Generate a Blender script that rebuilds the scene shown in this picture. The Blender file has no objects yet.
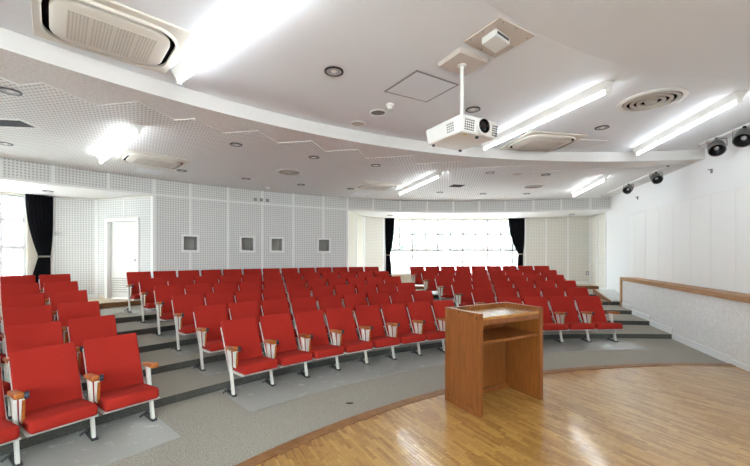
import bpy, bmesh, math, random
from mathutils import Vector, Matrix
random.seed(7)
S = bpy.context.scene
COL = S.collection
PI = math.pi

# ------------------------------------------------------------------ camera, world, exposure
FPX, HORIZ, CXP, EYE = 356.2, 254.3, 373.3, 1.693      # focal length / horizon / principal column in 750x466 pixels, eye height
cam_d = bpy.data.cameras.new('camera'); cam = bpy.data.objects.new('camera', cam_d); COL.objects.link(cam)
cam.location = (0, 0, EYE); cam.rotation_euler = (PI/2, 0, 0)
cam_d.sensor_width = 36; cam_d.lens = FPX/750*36
cam_d.shift_x = (375-CXP)/750; cam_d.shift_y = (HORIZ-233)/750
cam_d.clip_start = 0.05; cam_d.clip_end = 300
S.camera = cam
w = bpy.data.worlds.new('overcast_sky'); S.world = w; w.use_nodes = True
bg = w.node_tree.nodes['Background']; bg.inputs[0].default_value = (0.86, 0.94, 1.0, 1); SKY = 10.0; bg.inputs[1].default_value = SKY
TUBE = 10.5
S.view_settings.view_transform = 'Standard'; S.view_settings.look = 'None'
S.view_settings.gamma = 1; S.view_settings.use_curve_mapping = False
S.view_settings.exposure = 1.2

# ------------------------------------------------------------------ hall layout (metres; camera above the origin, looking along +Y)
CX, CY = 4.839, -2.453          # centre of all the arcs
R0, STEP = 9.349, 0.952         # front row, row spacing
ZF, ZR, ZS, ZP = 3.70, 3.52, 3.11, 0.58   # front ceiling, rear ceiling, alcove soffit, platform
def zk(k): return 0.089*k + 0.001*k*k
def rin(k): return 9.64 + STEP*(k-1)
def pol(R, a, z=0):
    t = math.radians(a); return Vector((CX+R*math.sin(t), CY+R*math.cos(t), z))
def ang(p): return math.degrees(math.atan2(p[0]-CX, p[1]-CY))
def lerp_tab(x, xs, ys):
    if x <= xs[0]: return ys[0]
    for i in range(1, len(xs)):
        if x <= xs[i]:
            t = (x-xs[i-1])/(xs[i]-xs[i-1]); return ys[i-1]*(1-t)+ys[i]*t
    return ys[-1]
def Rb(a): return lerp_tab(a, [-70, -13, -2, 11, 20], [15.0, 15.0, 14.6, 14.1, 13.8])   # bulkhead
def Rf(a): return 9.44-0.0078*a                                                      # ceiling fascia
def on_plane(px, py, z):          # the point at height z seen in a pixel of the photograph
    D = FPX*(EYE-z)/(py-HORIZ); return Vector(((px-CXP)/FPX*D, D, z))
def wallx(y): return 4.478+0.272*y
def parx(y): return 3.90+0.293*y
def on_right(px, py, off=0.0):    # on the right-hand wall
    r = (px-CXP)/FPX; y = (4.478-off)/(r-0.272); return Vector((r*y, y, EYE-(py-HORIZ)/FPX*y))
LW0, LW1 = Vector((-10.36, 4.4)), Vector((-6.0, -3.2))
def a_max(R, f=wallx):
    a = -30.0
    while a < 60:
        p = pol(R, a)
        if p.x > f(p.y): return a
        a += 0.05
    return a
def a_min(R):
    a = -30.0; d = LW1-LW0
    while a > -100:
        p = pol(R, a)
        if d.x*(p.y-LW0.y)-d.y*(p.x-LW0.x) < 0: return a
        a -= 0.1
    return a
def a_of_px(px, Rfun):
    r = (px-CXP)/FPX; best = None
    a = -70.0
    while a < 20:
        p = pol(Rfun(a), a); e = abs(p.x/p.y-r) if p.y > 1 else 9
        if best is None or e < best[0]: best = (e, a)
        a += 0.02
    return best[1]

# ------------------------------------------------------------------ materials
def lin(c):
    c = c/255.0
    return c/12.92 if c <= 0.04045 else ((c+0.055)/1.055)**2.4
def rgb(r, g, b): return (lin(r), lin(g), lin(b), 1)
def mat(name, col, rough=0.6, metal=0.0, noise=None, bump=None, spec=None, emit=None, coat=0):
    m = bpy.data.materials.new(name); m.use_nodes = True
    nt = m.node_tree; b = nt.nodes['Principled BSDF']
    b.inputs['Base Color'].default_value = col; b.inputs['Roughness'].default_value = rough; b.inputs['Metallic'].default_value = metal
    if spec is not None: b.inputs['Specular IOR Level'].default_value = spec
    if coat: b.inputs['Coat Weight'].default_value = coat; b.inputs['Coat Roughness'].default_value = 0.135; b.inputs['Coat IOR'].default_value = 1.5+0.25*(coat > 0.8)
    if emit:
        b.inputs['Emission Color'].default_value = emit[0]; b.inputs['Emission Strength'].default_value = emit[1]
    tc = nt.nodes.new('ShaderNodeTexCoord')
    if noise:
        scale, col2, lo, hi = noise[:4]
        n = nt.nodes.new('ShaderNodeTexNoise'); n.inputs['Scale'].default_value = scale; n.inputs['Detail'].default_value = 4
        mp = nt.nodes.new('ShaderNodeMapping'); mp.inputs['Scale'].default_value = noise[4] if len(noise) > 4 else (1, 1, 1)
        nt.links.new(tc.outputs['Object'], mp.inputs['Vector']); nt.links.new(mp.outputs[0], n.inputs['Vector'])
        r = nt.nodes.new('ShaderNodeMapRange'); r.inputs[1].default_value = lo; r.inputs[2].default_value = hi
        nt.links.new(n.outputs['Fac'], r.inputs[0])
        mx = nt.nodes.new('ShaderNodeMix'); mx.data_type = 'RGBA'
        mx.inputs['A'].default_value = col; mx.inputs['B'].default_value = col2
        nt.links.new(r.outputs[0], mx.inputs['Factor']); nt.links.new(mx.outputs['Result'], b.inputs['Base Color'])
    if bump:
        n2 = nt.nodes.new('ShaderNodeTexNoise'); n2.inputs['Scale'].default_value = bump[0]; n2.inputs['Detail'].default_value = 3
        nt.links.new(tc.outputs['Object'], n2.inputs['Vector'])
        bp = nt.nodes.new('ShaderNodeBump'); bp.inputs['Strength'].default_value = bump[1]; bp.inputs['Distance'].default_value = 0.01
        nt.links.new(n2.outputs['Fac'], bp.inputs['Height']); nt.links.new(bp.outputs[0], b.inputs['Normal'])
    return m
def perforated(name, col, hole, pitch, rad, rough=0.75, noise=0.0):
    m = mat(name, col, rough); nt = m.node_tree; b = nt.nodes['Principled BSDF']
    uv = nt.nodes.new('ShaderNodeUVMap')
    sc = nt.nodes.new('ShaderNodeVectorMath'); sc.operation = 'SCALE'; sc.inputs['Scale'].default_value = 1/pitch
    nt.links.new(uv.outputs[0], sc.inputs[0])
    fr = nt.nodes.new('ShaderNodeVectorMath'); fr.operation = 'FRACTION'; nt.links.new(sc.outputs[0], fr.inputs[0])
    sb = nt.nodes.new('ShaderNodeVectorMath'); sb.operation = 'SUBTRACT'; sb.inputs[1].default_value = (0.5, 0.5, 0)
    nt.links.new(fr.outputs[0], sb.inputs[0])
    ln = nt.nodes.new('ShaderNodeVectorMath'); ln.operation = 'LENGTH'; nt.links.new(sb.outputs[0], ln.inputs[0])
    r = nt.nodes.new('ShaderNodeMapRange'); r.inputs[1].default_value = rad*0.8; r.inputs[2].default_value = rad*1.2
    nt.links.new(ln.outputs['Value'], r.inputs[0])
    mx = nt.nodes.new('ShaderNodeMix'); mx.data_type = 'RGBA'; mx.inputs['A'].default_value = hole; mx.inputs['B'].default_value = col
    nt.links.new(r.outputs[0], mx.inputs['Factor']); nt.links.new(mx.outputs['Result'], b.inputs['Base Color'])
    bp = nt.nodes.new('ShaderNodeBump'); bp.inputs['Strength'].default_value = 0.5; bp.inputs['Distance'].default_value = 0.01
    nt.links.new(r.outputs[0], bp.inputs['Height']); nt.links.new(bp.outputs[0], b.inputs['Normal'])
    return m
def wood(name, c1, c2, rough=0.45, scale=(2, 2, 30), coat=0.0, per_island=False, nscale=3.0):
    m = mat(name, c1, rough, coat=coat); nt = m.node_tree; b = nt.nodes['Principled BSDF']
    tc = nt.nodes.new('ShaderNodeTexCoord'); mp = nt.nodes.new('ShaderNodeMapping'); mp.inputs['Scale'].default_value = scale
    nt.links.new(tc.outputs['Object'], mp.inputs['Vector'])
    n = nt.nodes.new('ShaderNodeTexNoise'); n.inputs['Scale'].default_value = nscale; n.inputs['Detail'].default_value = 6; n.inputs['Distortion'].default_value = 0.6
    nt.links.new(mp.outputs[0], n.inputs['Vector'])
    mx = nt.nodes.new('ShaderNodeMix'); mx.data_type = 'RGBA'; mx.inputs['A'].default_value = c1; mx.inputs['B'].default_value = c2
    r = nt.nodes.new('ShaderNodeMapRange'); r.inputs[1].default_value = 0.3; r.inputs[2].default_value = 0.7
    nt.links.new(n.outputs['Fac'], r.inputs[0])
    if per_island:
        g = nt.nodes.new('ShaderNodeNewGeometry')
        ma = nt.nodes.new('ShaderNodeMath'); ma.operation = 'MULTIPLY_ADD'; ma.inputs[1].default_value = 0.35
        sm = nt.nodes.new('ShaderNodeMath'); sm.operation = 'MULTIPLY'; sm.inputs[1].default_value = 0.75
        nt.links.new(g.outputs['Random Per Island'], sm.inputs[0])
        nt.links.new(r.outputs[0], ma.inputs[0]); nt.links.new(sm.outputs[0], ma.inputs[2])
        nt.links.new(ma.outputs[0], mx.inputs['Factor'])
    else:
        nt.links.new(r.outputs[0], mx.inputs['Factor'])
    nt.links.new(mx.outputs['Result'], b.inputs['Base Color'])
    return m
M = {}
M['red'] = mat('red_upholstery', rgb(167, 42, 32), 0.9, noise=(160, rgb(157, 38, 28), 0.35, 0.7), bump=(400, 0.1), spec=0.2)
M['enamel'] = mat('white_enamel_steel', rgb(222, 220, 212), 0.4, noise=(9, rgb(205, 202, 190), 0.5, 0.8))
M['dark_steel'] = mat('dark_steel', rgb(62, 62, 62), 0.6)
M['arm'] = wood('varnished_arm_wood', rgb(190, 112, 46), rgb(152, 84, 32), 0.35, (12, 2, 12), coat=0.2)
M['cap'] = mat('navy_plastic', rgb(38, 44, 60), 0.45)
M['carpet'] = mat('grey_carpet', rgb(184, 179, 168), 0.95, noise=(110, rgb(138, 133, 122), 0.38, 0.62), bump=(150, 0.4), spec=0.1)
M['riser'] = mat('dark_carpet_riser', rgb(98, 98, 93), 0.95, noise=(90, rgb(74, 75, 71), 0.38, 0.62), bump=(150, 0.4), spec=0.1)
M['vinyl'] = mat('worn_grey_vinyl', rgb(178, 178, 173), 0.3, coat=0.9, noise=(9, rgb(212, 212, 208), 0.60, 0.72), bump=(5, 0.03))
M['parquet'] = wood('finger_parquet', rgb(206, 164, 92), rgb(160, 112, 50), 0.35, (6, 6, 6), coat=1.0, per_island=True, nscale=5)
M['border'] = wood('stage_border_wood', rgb(158, 114, 72), rgb(130, 88, 52), 0.45, (3, 3, 3))
M['lectern'] = wood('lectern_wood', rgb(148, 88, 38), rgb(122, 68, 27), 0.38, (14, 14, 1.2), coat=0.1)
M['lectern_top'] = wood('lectern_top_wood', rgb(190, 138, 76), rgb(166, 112, 54), 0.25, (2, 14, 8), coat=0.3)
M['platform'] = wood('platform_boards', rgb(206, 190, 168), rgb(188, 170, 146), 0.5, (2, 2, 18))
M['trimwood'] = wood('trim_wood', rgb(186, 142, 96), rgb(160, 114, 70), 0.45, (2, 2, 18))
M['edge_wood'] = wood('platform_edge_wood', rgb(150, 104, 62), rgb(122, 80, 44), 0.45, (2, 2, 18))
M['plaster'] = mat('white_plaster', rgb(240, 240, 239), 0.85, bump=(30, 0.05))
M['ceiling'] = mat('ceiling_paint', rgb(238, 240, 243), 0.8, bump=(8, 0.03))
M['stucco'] = mat('ceiling_stucco', rgb(240, 238, 234), 0.9, noise=(40, rgb(228, 225, 220), 0.4, 0.6), bump=(60, 0.5))
M['fascia'] = mat('fascia_paint', rgb(226, 223, 220), 0.6)
M['perf'] = perforated('perforated_board', rgb(229, 228, 225), rgb(184, 182, 179), 0.056, 0.27)
M['perf_c'] = perforated('perforated_cream_board', rgb(232, 228, 218), rgb(192, 187, 177), 0.056, 0.24)
M['perf_ceil'] = perforated('perforated_ceiling_board', rgb(242, 241, 238), rgb(186, 183, 177), 0.060, 0.25)
M['cream'] = mat('cream_paint', rgb(226, 220, 206), 0.7)
M['white'] = mat('white_paint', rgb(242, 241, 238), 0.55)
M['door'] = mat('door_paint', rgb(226, 224, 218), 0.5)
M['rough_plaster'] = mat('scuffed_plaster', rgb(242, 240, 238), 0.9, noise=(22, rgb(226, 224, 222), 0.35, 0.75), bump=(50, 0.25))
M['frame'] = mat('window_frame_paint', rgb(236, 236, 238), 0.5)
M['fabric_black'] = mat('black_curtain', rgb(22, 22, 26), 0.95, spec=0.1)
M['tie'] = mat('curtain_tie', rgb(150, 142, 130), 0.8)
M['black'] = mat('black_plastic', rgb(20, 20, 22), 0.4)
M['vent_grey'] = mat('vent_grey', rgb(128, 124, 120), 0.6)
M['flat_black'] = mat('matte_black', rgb(18, 18, 18), 0.95, spec=0.05)  # plain black for vent backings, diffuser throats and air slots
M['grey_metal'] = mat('grey_metal', rgb(150, 150, 150), 0.35, metal=0.7)
M['can'] = mat('spot_can', rgb(120, 119, 116), 0.4, metal=0.4)
M['reflector'] = mat('downlight_reflector', rgb(190, 190, 192), 0.4)
M['plastic'] = mat('white_plastic', rgb(236, 235, 230), 0.4)
M['ac'] = mat('aircon_plastic', rgb(226, 220, 208), 0.45)
M['ac_grille'] = perforated('aircon_grille', rgb(222, 216, 204), rgb(186, 179, 166), 0.024, 0.3)
M['hatch'] = mat('beige_hatch', rgb(206, 194, 184), 0.6)
M['niche'] = mat('niche_grey', rgb(186, 183, 175), 0.8)
M['diff'] = mat('diffuser_metal', rgb(196, 188, 176), 0.45, metal=0.1)
M['tube'] = mat('fluorescent_tube', (1, 1, 1, 1), 0.5, emit=((0.86, 0.94, 1.0, 1), TUBE))
M['lens'] = mat('projector_lens', rgb(12, 12, 16), 0.08)
M['leaf'] = mat('leaf_green', rgb(104, 122, 110), 0.8, noise=(4, rgb(116, 132, 122), 0.4, 0.6))
M['bark'] = mat('bark', rgb(110, 96, 84), 0.9)
M['backdrop_grey'] = mat('sky_backdrop_grey', rgb(104, 106, 106), 0.9, noise=(0.6, rgb(96, 98, 98), 0.4, 0.6))  # grey of the added outdoor backdrops, kept dark to tone down the windows
M['earth'] = mat('outdoor_ground', rgb(214, 212, 206), 0.95)
M['red_tag'] = mat('red_tag', rgb(190, 70, 50), 0.5)
M['yellow_tag'] = mat('yellow_tag', rgb(214, 200, 70), 0.5)
def glass(name, frosted):
    m = bpy.data.materials.new(name); m.use_nodes = True; nt = m.node_tree
    for n in list(nt.nodes): nt.nodes.remove(n)
    out = nt.nodes.new('ShaderNodeOutputMaterial'); tr = nt.nodes.new('ShaderNodeBsdfTransparent'); tr.inputs[0].default_value = (0.96, 0.98, 0.98, 1)
    gl = nt.nodes.new('ShaderNodeBsdfGlossy'); gl.inputs['Roughness'].default_value = 0.02
    mx = nt.nodes.new('ShaderNodeMixShader'); mx.inputs[0].default_value = 0.06
    nt.links.new(tr.outputs[0], mx.inputs[1]); nt.links.new(gl.outputs[0], mx.inputs[2]); last = mx
    if frosted:
        tl = nt.nodes.new('ShaderNodeBsdfTranslucent'); tl.inputs[0].default_value = (0.95, 0.96, 0.96, 1)
        m2 = nt.nodes.new('ShaderNodeMixShader'); m2.inputs[0].default_value = 0.6
        nt.links.new(mx.outputs[0], m2.inputs[1]); nt.links.new(tl.outputs[0], m2.inputs[2]); last = m2
    nt.links.new(last.outputs[0], out.inputs[0]); return m
M['glass'] = glass('clear_glass', False); M['frosted'] = glass('frosted_glass', True)

# ------------------------------------------------------------------ mesh helpers
class MB:
    def __init__(s): s.v = []; s.f = []; s.uv = []; s.mi = []
    def face(s, pts, uv=None, m=0):
        i = len(s.v); s.v += [tuple(p) for p in pts]; s.f.append(tuple(range(i, i+len(pts))))
        s.uv.append(uv or [(0, 0)]*len(pts)); s.mi.append(m)
    def hexa(s, b, t, m=0, top_m=None):                 # b, t: four bottom and four top corners
        i = len(s.v); s.v += [tuple(p) for p in b]+[tuple(p) for p in t]
        fs = [(3, 2, 1, 0), (4, 5, 6, 7), (0, 1, 5, 4), (1, 2, 6, 5), (2, 3, 7, 6), (3, 0, 4, 7)]
        for q, f in enumerate(fs):
            s.f.append(tuple(i+k for k in f)); s.uv.append([(0, 0)]*4); s.mi.append(top_m if (q == 1 and top_m is not None) else m)
    def box(s, x0, x1, y0, y1, z0, z1, m=0, top_m=None):
        s.hexa([(x0, y0, z0), (x1, y0, z0), (x1, y1, z0), (x0, y1, z0)], [(x0, y0, z1), (x1, y0, z1), (x1, y1, z1), (x0, y1, z1)], m, top_m)
    def obox(s, o, u, v, n, m=0):                       # corner and three edge vectors
        o, u, v, n = Vector(o), Vector(u), Vector(v), Vector(n)
        s.hexa([o, o+u, o+u+v, o+v], [o+n, o+u+n, o+u+v+n, o+v+n], m)
    def prism(s, poly, d, m=0):                         # poly: 3D points, d: extrusion vector
        d = Vector(d); n = len(poly); i = len(s.v)
        s.v += [tuple(p) for p in poly]+[tuple(Vector(p)+d) for p in poly]
        s.f.append(tuple(i+k for k in reversed(range(n)))); s.f.append(tuple(i+n+k for k in range(n)))
        for k in range(n): s.f.append((i+k, i+(k+1) % n, i+n+(k+1) % n, i+n+k))
        for k in range(n+2):
            c = n if k < 2 else 4
            s.uv.append([(0, 0)]*c); s.mi.append(m)
    def tube(s, p0, p1, r, n=10, r2=None, m=0):
        p0, p1 = Vector(p0), Vector(p1); d = (p1-p0).normalized()
        a = d.orthogonal().normalized(); b = d.cross(a); r2 = r if r2 is None else r2; i = len(s.v)
        for c, rr in ((p0, r), (p1, r2)):
            for k in range(n):
                t = 2*PI*k/n; s.v.append(tuple(c+a*math.cos(t)*rr+b*math.sin(t)*rr))
        for k in range(n): s.f.append((i+k, i+(k+1) % n, i+n+(k+1) % n, i+n+k)); s.uv.append([(0, 0)]*4); s.mi.append(m)
        s.f.append(tuple(i+k for k in reversed(range(n)))); s.f.append(tuple(i+n+k for k in range(n)))
        s.uv += [[(0, 0)]*n]*2; s.mi += [m]*2
    def lathe(s, prof, n=24, c=(0, 0, 0), m=0, axis=None):
        c = Vector(c); i = len(s.v); P = len(prof)
        X, Y, Z = (Vector((1, 0, 0)), Vector((0, 1, 0)), Vector((0, 0, 1))) if axis is None else (Vector(axis).orthogonal().normalized(), None, Vector(axis).normalized())
        if Y is None: Y = Z.cross(X)
        for k in range(n):
            t = 2*PI*k/n
            for r, z in prof: s.v.append(tuple(c+(X*math.cos(t)+Y*math.sin(t))*r+Z*z))
        for k in range(n):
            k2 = (k+1) % n
            for j in range(P-1):
                s.f.append((i+k*P+j, i+k2*P+j, i+k2*P+j+1, i+k*P+j+1)); s.uv.append([(0, 0)]*4); s.mi.append(m)
    def build(s, name, mats, parent=None, smooth=None, bevel=None, loc=None, rot=None, recalc=True):
        me = bpy.data.meshes.new(name); me.from_pydata(s.v, [], s.f)
        if not isinstance(mats, (list, tuple)): mats = [mats]
        for m in mats: me.materials.append(m)
        uvl = me.uv_layers.new(name='UVMap')
        li = 0
        for k, p in enumerate(me.polygons):
            p.material_index = s.mi[k]
            for q in range(p.loop_total): uvl.data[p.loop_start+q].uv = s.uv[k][q]
        bm = bmesh.new(); bm.from_mesh(me)
        if recalc:
            bmesh.ops.remove_doubles(bm, verts=bm.verts, dist=1e-5)
            bmesh.ops.recalc_face_normals(bm, faces=bm.faces)
        if bevel:
            bmesh.ops.bevel(bm, geom=[e for e in bm.edges if len(e.link_faces) == 2 and e.calc_face_angle(0) > 0.5], offset=bevel[0], segments=bevel[1], profile=0.5, affect='EDGES')
        bm.to_mesh(me); bm.free()
        if smooth is not None:
            me.shade_smooth(); me.set_sharp_from_angle(angle=math.radians(smooth))
        o = bpy.data.objects.new(name, me); COL.objects.link(o)
        if parent: o.parent = parent
        if loc is not None: o.location = loc
        if rot is not None: o.rotation_euler = rot
        return o
def tag(o, label, cat, group=None):
    o['label'] = label; o['category'] = cat
    if group: o['group'] = group
    return o
def struct(o): o['kind'] = 'structure'; return o
def empty(name, loc=(0, 0, 0), rz=0.0):
    o = bpy.data.objects.new(name, None); COL.objects.link(o); o.location = loc; o.rotation_euler = (0, 0, rz); o.empty_display_size = 0.1; return o
def shared(name, src, parent, loc=None, rot=None):
    o = bpy.data.objects.new(name, src.data); COL.objects.link(o); o.parent = parent
    if loc is not None: o.location = loc
    if rot is not None: o.rotation_euler = rot
    return o
def arc_slab(mb, R1, R2, a0, a1, z0, z1, n, m=0, top_m=None, a0o=None, a1o=None):
    a0o = a0 if a0o is None else a0o; a1o = a1 if a1o is None else a1o
    for i in range(n):
        t, u = i/n, (i+1)/n
        q = [pol(R1, a0+(a1-a0)*t), pol(R1, a0+(a1-a0)*u), pol(R2, a0o+(a1o-a0o)*u), pol(R2, a0o+(a1o-a0o)*t)]
        mb.hexa([(p.x, p.y, z0) for p in q], [(p.x, p.y, z1) for p in q], m, top_m)

# ------------------------------------------------------------------ room outline
PI_ = Vector((wallx(13.25), 13.25)); PH = Vector((5.92, 13.93)); PG = Vector((0.40, 13.93)); PF = Vector((-0.36, 13.2))
AE = a_of_px(347, Rb); AD = a_of_px(154, Rb)
PE = pol(Rb(AE), AE).xy; PD = pol(Rb(AD), AD).xy
PC = Vector((-7.04, 9.09)); PB = Vector((-7.89, 8.75)); PA = LW0.copy()
ZT = 3.95

# ---------------- floor
mb = MB(); mb.prism([(3.9, -3.5, -0.25), (9.0, 14.6, -0.25), (-1, 14.6, -0.25), (-8.5, 10.2, -0.25), (-11, 4.4, -0.25), (-6.2, -3.5, -0.25)], (0, 0, 0.249))
floor = struct(mb.build('floor', M['carpet']))
# stage base and parquet fingers
mb = MB(); poly = []
amx = a_max(7.83, parx); amn = a_min(7.83)
poly = [pol(7.83, amn+(amx-amn)*i/60, -0.001) for i in range(61)]+[Vector((parx(-3.2), -3.2, -0.001)), Vector((-6.0, -3.2, -0.001))]
mb.prism(poly, (0, 0, 0.009)); mb.build('stage_base', M['edge_wood'], floor)
gu, gv = Vector((0.866, 0.5)), Vector((-0.5, 0.866))        # parquet grid
SWD, SLN = 0.034, 0.24
mb = MB(); rnd = random.Random(3)
def clampR(p):
    d = Vector((p.x-CX, p.y-CY)); r = d.length
    if r > 7.825: d *= 7.825/r; p = Vector((CX+d.x, CY+d.y))
    if p.x > parx(p.y): p = Vector((parx(p.y), p.y))
    return p
for i in range(-160, 276):
    off = rnd.random()*SLN
    for j in range(-11, 45):
        c = gu*(i*SWD)+gv*(j*SLN+off)
        cc = c+gu*SWD/2+gv*SLN/2
        if cc.y < 1.2 or math.hypot(cc.x-CX, cc.y-CY) > 7.86 or cc.x > parx(cc.y)+0.02: continue
        q = [c, c+gu*(SWD-0.0012), c+gu*(SWD-0.0012)+gv*(SLN-0.0015), c+gv*(SLN-0.0015)]
        q = [clampR(p) for p in q]
        t1, t2 = rnd.uniform(-1, 1)*1.6e-4, rnd.uniform(-1, 1)*2.5e-4
        zz = [0.0125-t1-t2, 0.0125+t1-t2, 0.0125+t1+t2, 0.0125-t1+t2]
        top = [(p.x, p.y, z) for p, z in zip(q, zz)]
        mb.face(top); 
        for e in range(4):
            a_, b_ = top[e], top[(e+1) % 4]
            mb.face([(a_[0], a_[1], 0.008), (b_[0], b_[1], 0.008), b_, a_])
# weld each finger's faces by hand (top + sides share corners) so that every finger is one island
def weld(mb):
    me_v, idx, faces = [], {}, []
    cur = -1
    for fi, f in enumerate(mb.f):
        if fi % 5 == 0: idx = {}
        nf = []
        for vi in f:
            k = tuple(round(x, 6) for x in mb.v[vi])
            if k not in idx: idx[k] = len(me_v); me_v.append(mb.v[vi])
            nf.append(idx[k])
        faces.append(tuple(nf))
    mb.v, mb.f = me_v, faces
weld(mb)
pq = mb.build('parquet', M['parquet'], floor, recalc=False); pq['kind'] = 'stuff'
# the part of the stage behind the camera: wider boards out of the frame
mb = MB(); mb.prism([(-6.9, -1.6, 0.008), (-6.0, -3.2, 0.008), (parx(-3.2), -3.2, 0.008), (parx(1.19), 1.19, 0.008), (-2.1, 1.19, 0.008)], (0, 0, 0.0045))
mb.build('stage_boarding', M['border'], floor)
nb = 16; ab0, ab1 = -74.0, a_max(7.95, parx)
for i in range(nb):
    t0, t1 = ab0+(ab1-ab0)*i/nb, ab0+(ab1-ab0)*(i+1)/nb
    mb = MB(); arc_slab(mb, 7.83, 7.95, t0+0.02, t1-0.02, 0.0, 0.016, 6); mb.build('border_board', M['border'], floor)
# tiers
AM, DM, AL, DL, AR, DR = -44.129, -0.179, -49.253, 0.14, -14.471, -0.064
for k in range(1, 6):
    R1 = rin(k); R2 = rin(k+1) if k < 5 else 15.2
    mb = MB()
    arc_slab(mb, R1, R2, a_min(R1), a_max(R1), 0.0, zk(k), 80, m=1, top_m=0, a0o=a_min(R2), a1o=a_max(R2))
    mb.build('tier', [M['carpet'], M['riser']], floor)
def px_to_a(px, R):
    return a_of_px(px, lambda a: R)
RTOP = [599, 586.6, 575, 563.2, 556, 548.6]
blocks = []   # (block, row, a_start, pitch angle, count, R)
for k in range(6):
    R = R0+STEP*k
    n = 8+k; blocks.append(('central', k, AM+DM*k, math.degrees(0.5/R), n, R))
    ar0 = AR+DR*(k-3); ar1 = px_to_a(RTOP[k], R+0.472)+math.degrees(0.03/R)
    n = max(4, round(math.radians(ar1-ar0)*R/0.53)); n = [4, 5, 6, 7, 8, 9][k]
    blocks.append(('parapet', k, ar0, (ar1-ar0)/n, n, R))
    blocks.append(('outer', k, AL+DL*k-3*math.degrees(0.5/R), math.degrees(0.5/R), 3, R))
for (b, k, a0, da, n, R) in blocks:
    if b == 'outer': a0 -= 3*da
    m0 = math.degrees(0.06/R)
    mb = MB(); r1 = 8.77 if k == 0 else R-0.30
    r2 = rin(k+1)-0.002 if k < 5 else R+0.6
    nn = n+3 if b == 'outer' else n
    a1 = a0+da*nn+m0
    if b == 'outer': a1 -= math.degrees(0.02/R)
    if b == 'parapet' and k == 0: a1 += math.degrees(0.15/R)
    arc_slab(mb, r1, r2, max(a0-m0, a_min(r2)+0.2), a1, zk(k), zk(k)+0.003, 20); mb.build('vinyl_strip', M['vinyl'], floor)
# platforms
def platform(pts, arc, name):
    mb = MB(); mb.prism([(p[0], p[1], 0.0) for p in arc+pts], (0, 0, ZP)); return mb.build(name, M['platform'], floor)
arcL = [pol(15.2, a).xy for a in [AD-(AD+65.0)*i/16 for i in range(17)]]
platform([PA, PB, PC, PD+Vector((-0.02, 0.05))], arcL, 'platform')
aw = a_max(15.2)
arcR = [pol(15.2, aw+(AE-aw)*i/24).xy for i in range(25)]
platform([PF, PG, PH, PI_], arcR, 'platform')
for (s0, s1) in ((-65.0, AD-0.1), (AE+0.2, aw)):
    n = 6
    for i in range(n):
        mb = MB(); arc_slab(mb, 15.15, 15.22, s0+(s1-s0)*i/n+0.01, s0+(s1-s0)*(i+1)/n-0.01, ZP-0.10, ZP+0.006, 4)
        mb.build('nosing_board', M['edge_wood'], floor)

# ---------------- walls
def wall_seg(mb, p, q, z0, z1, th=0.2, m=0):
    p, q = Vector(p), Vector(q); d = (q-p).normalized(); nrm = Vector((d.y, -d.x))*th     # outward = right of travel
    mb.hexa([(p.x, p.y, z0), (q.x, q.y, z0), (q.x+nrm.x, q.y+nrm.y, z0), (p.x+nrm.x, p.y+nrm.y, z0)],
            [(p.x, p.y, z1), (q.x, q.y, z1), (q.x+nrm.x, q.y+nrm.y, z1), (p.x+nrm.x, p.y+nrm.y, z1)], m)
def panel(mb, p, q, z0, z1, proud=0.02, u0=0.0, holes=(), th=None, uvon=True):
    """board on the room side of p->q (room is to the left of travel); holes = (ua, ub, za, zb) in metres along p->q"""
    p, q = Vector(p), Vector(q); L = (q-p).length; d = (q-p)/L; n = Vector((-d.y, d.x))
    us = sorted({0.0, L} | {min(max(h[i], 0), L) for h in holes for i in (0, 1)})
    zs = sorted({z0, z1} | {min(max(h[i], z0), z1) for h in holes for i in (2, 3)})
    for a, b in zip(us, us[1:]):
        for c, e in zip(zs, zs[1:]):
            um, zm = (a+b)/2, (c+e)/2
            if any(h[0] < um < h[1] and h[2] < zm < h[3] for h in holes) or b-a < 1e-4 or e-c < 1e-4: continue
            P = lambda u, z, o: (p.x+d.x*u+n.x*o, p.y+d.y*u+n.y*o, z)
            t = proud; s = 0.0 if th is None else -th
            fr = [P(a, c, t), P(b, c, t), P(b, e, t), P(a, e, t)]; bk = [P(a, c, s), P(b, c, s), P(b, e, s), P(a, e, s)]
            uv = [(u0+a, c), (u0+b, c), (u0+b, e), (u0+a, e)]
            mb.face(fr, uv)
            mb.face(bk[::-1])
            for x, y in ((0, 1), (1, 2), (2, 3), (3, 0)): mb.face([fr[x], bk[x], bk[y], fr[y]])
# right wall (room is on the left when walking from the front to the rear)
RW0 = Vector((wallx(-3.2), -3.2))
mb = MB(); wall_seg(mb, RW0, PI_+(PI_-RW0).normalized()*0.3, -0.2, ZT)
wall_right = struct(mb.build('wall_right', M['plaster']))
rd = (PI_-RW0).normalized(); rn = Vector((-rd.y, rd.x))
def rw(y): return Vector((wallx(y), y))
# tall board lining on the right wall
yb0, yb1, nbd = 3.2, on_right(630, 250).y, 22
for i in range(nbd):
    p, q = rw(yb0+(yb1-yb0)*i/nbd), rw(yb0+(yb1-yb0)*(i+1)/nbd)
    d = rd*0.0015
    mb = MB(); panel(mb, p+d, q-d, 0.95, 2.80, 0.018+0.001*(i % 2)); mb.build('lining_board', M['white'], wall_right)
mb = MB(); panel(mb, rw(yb0), rw(yb1), 2.80, 2.815, 0.03); mb.build('lining_trim', M['white'], wall_right)
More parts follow.
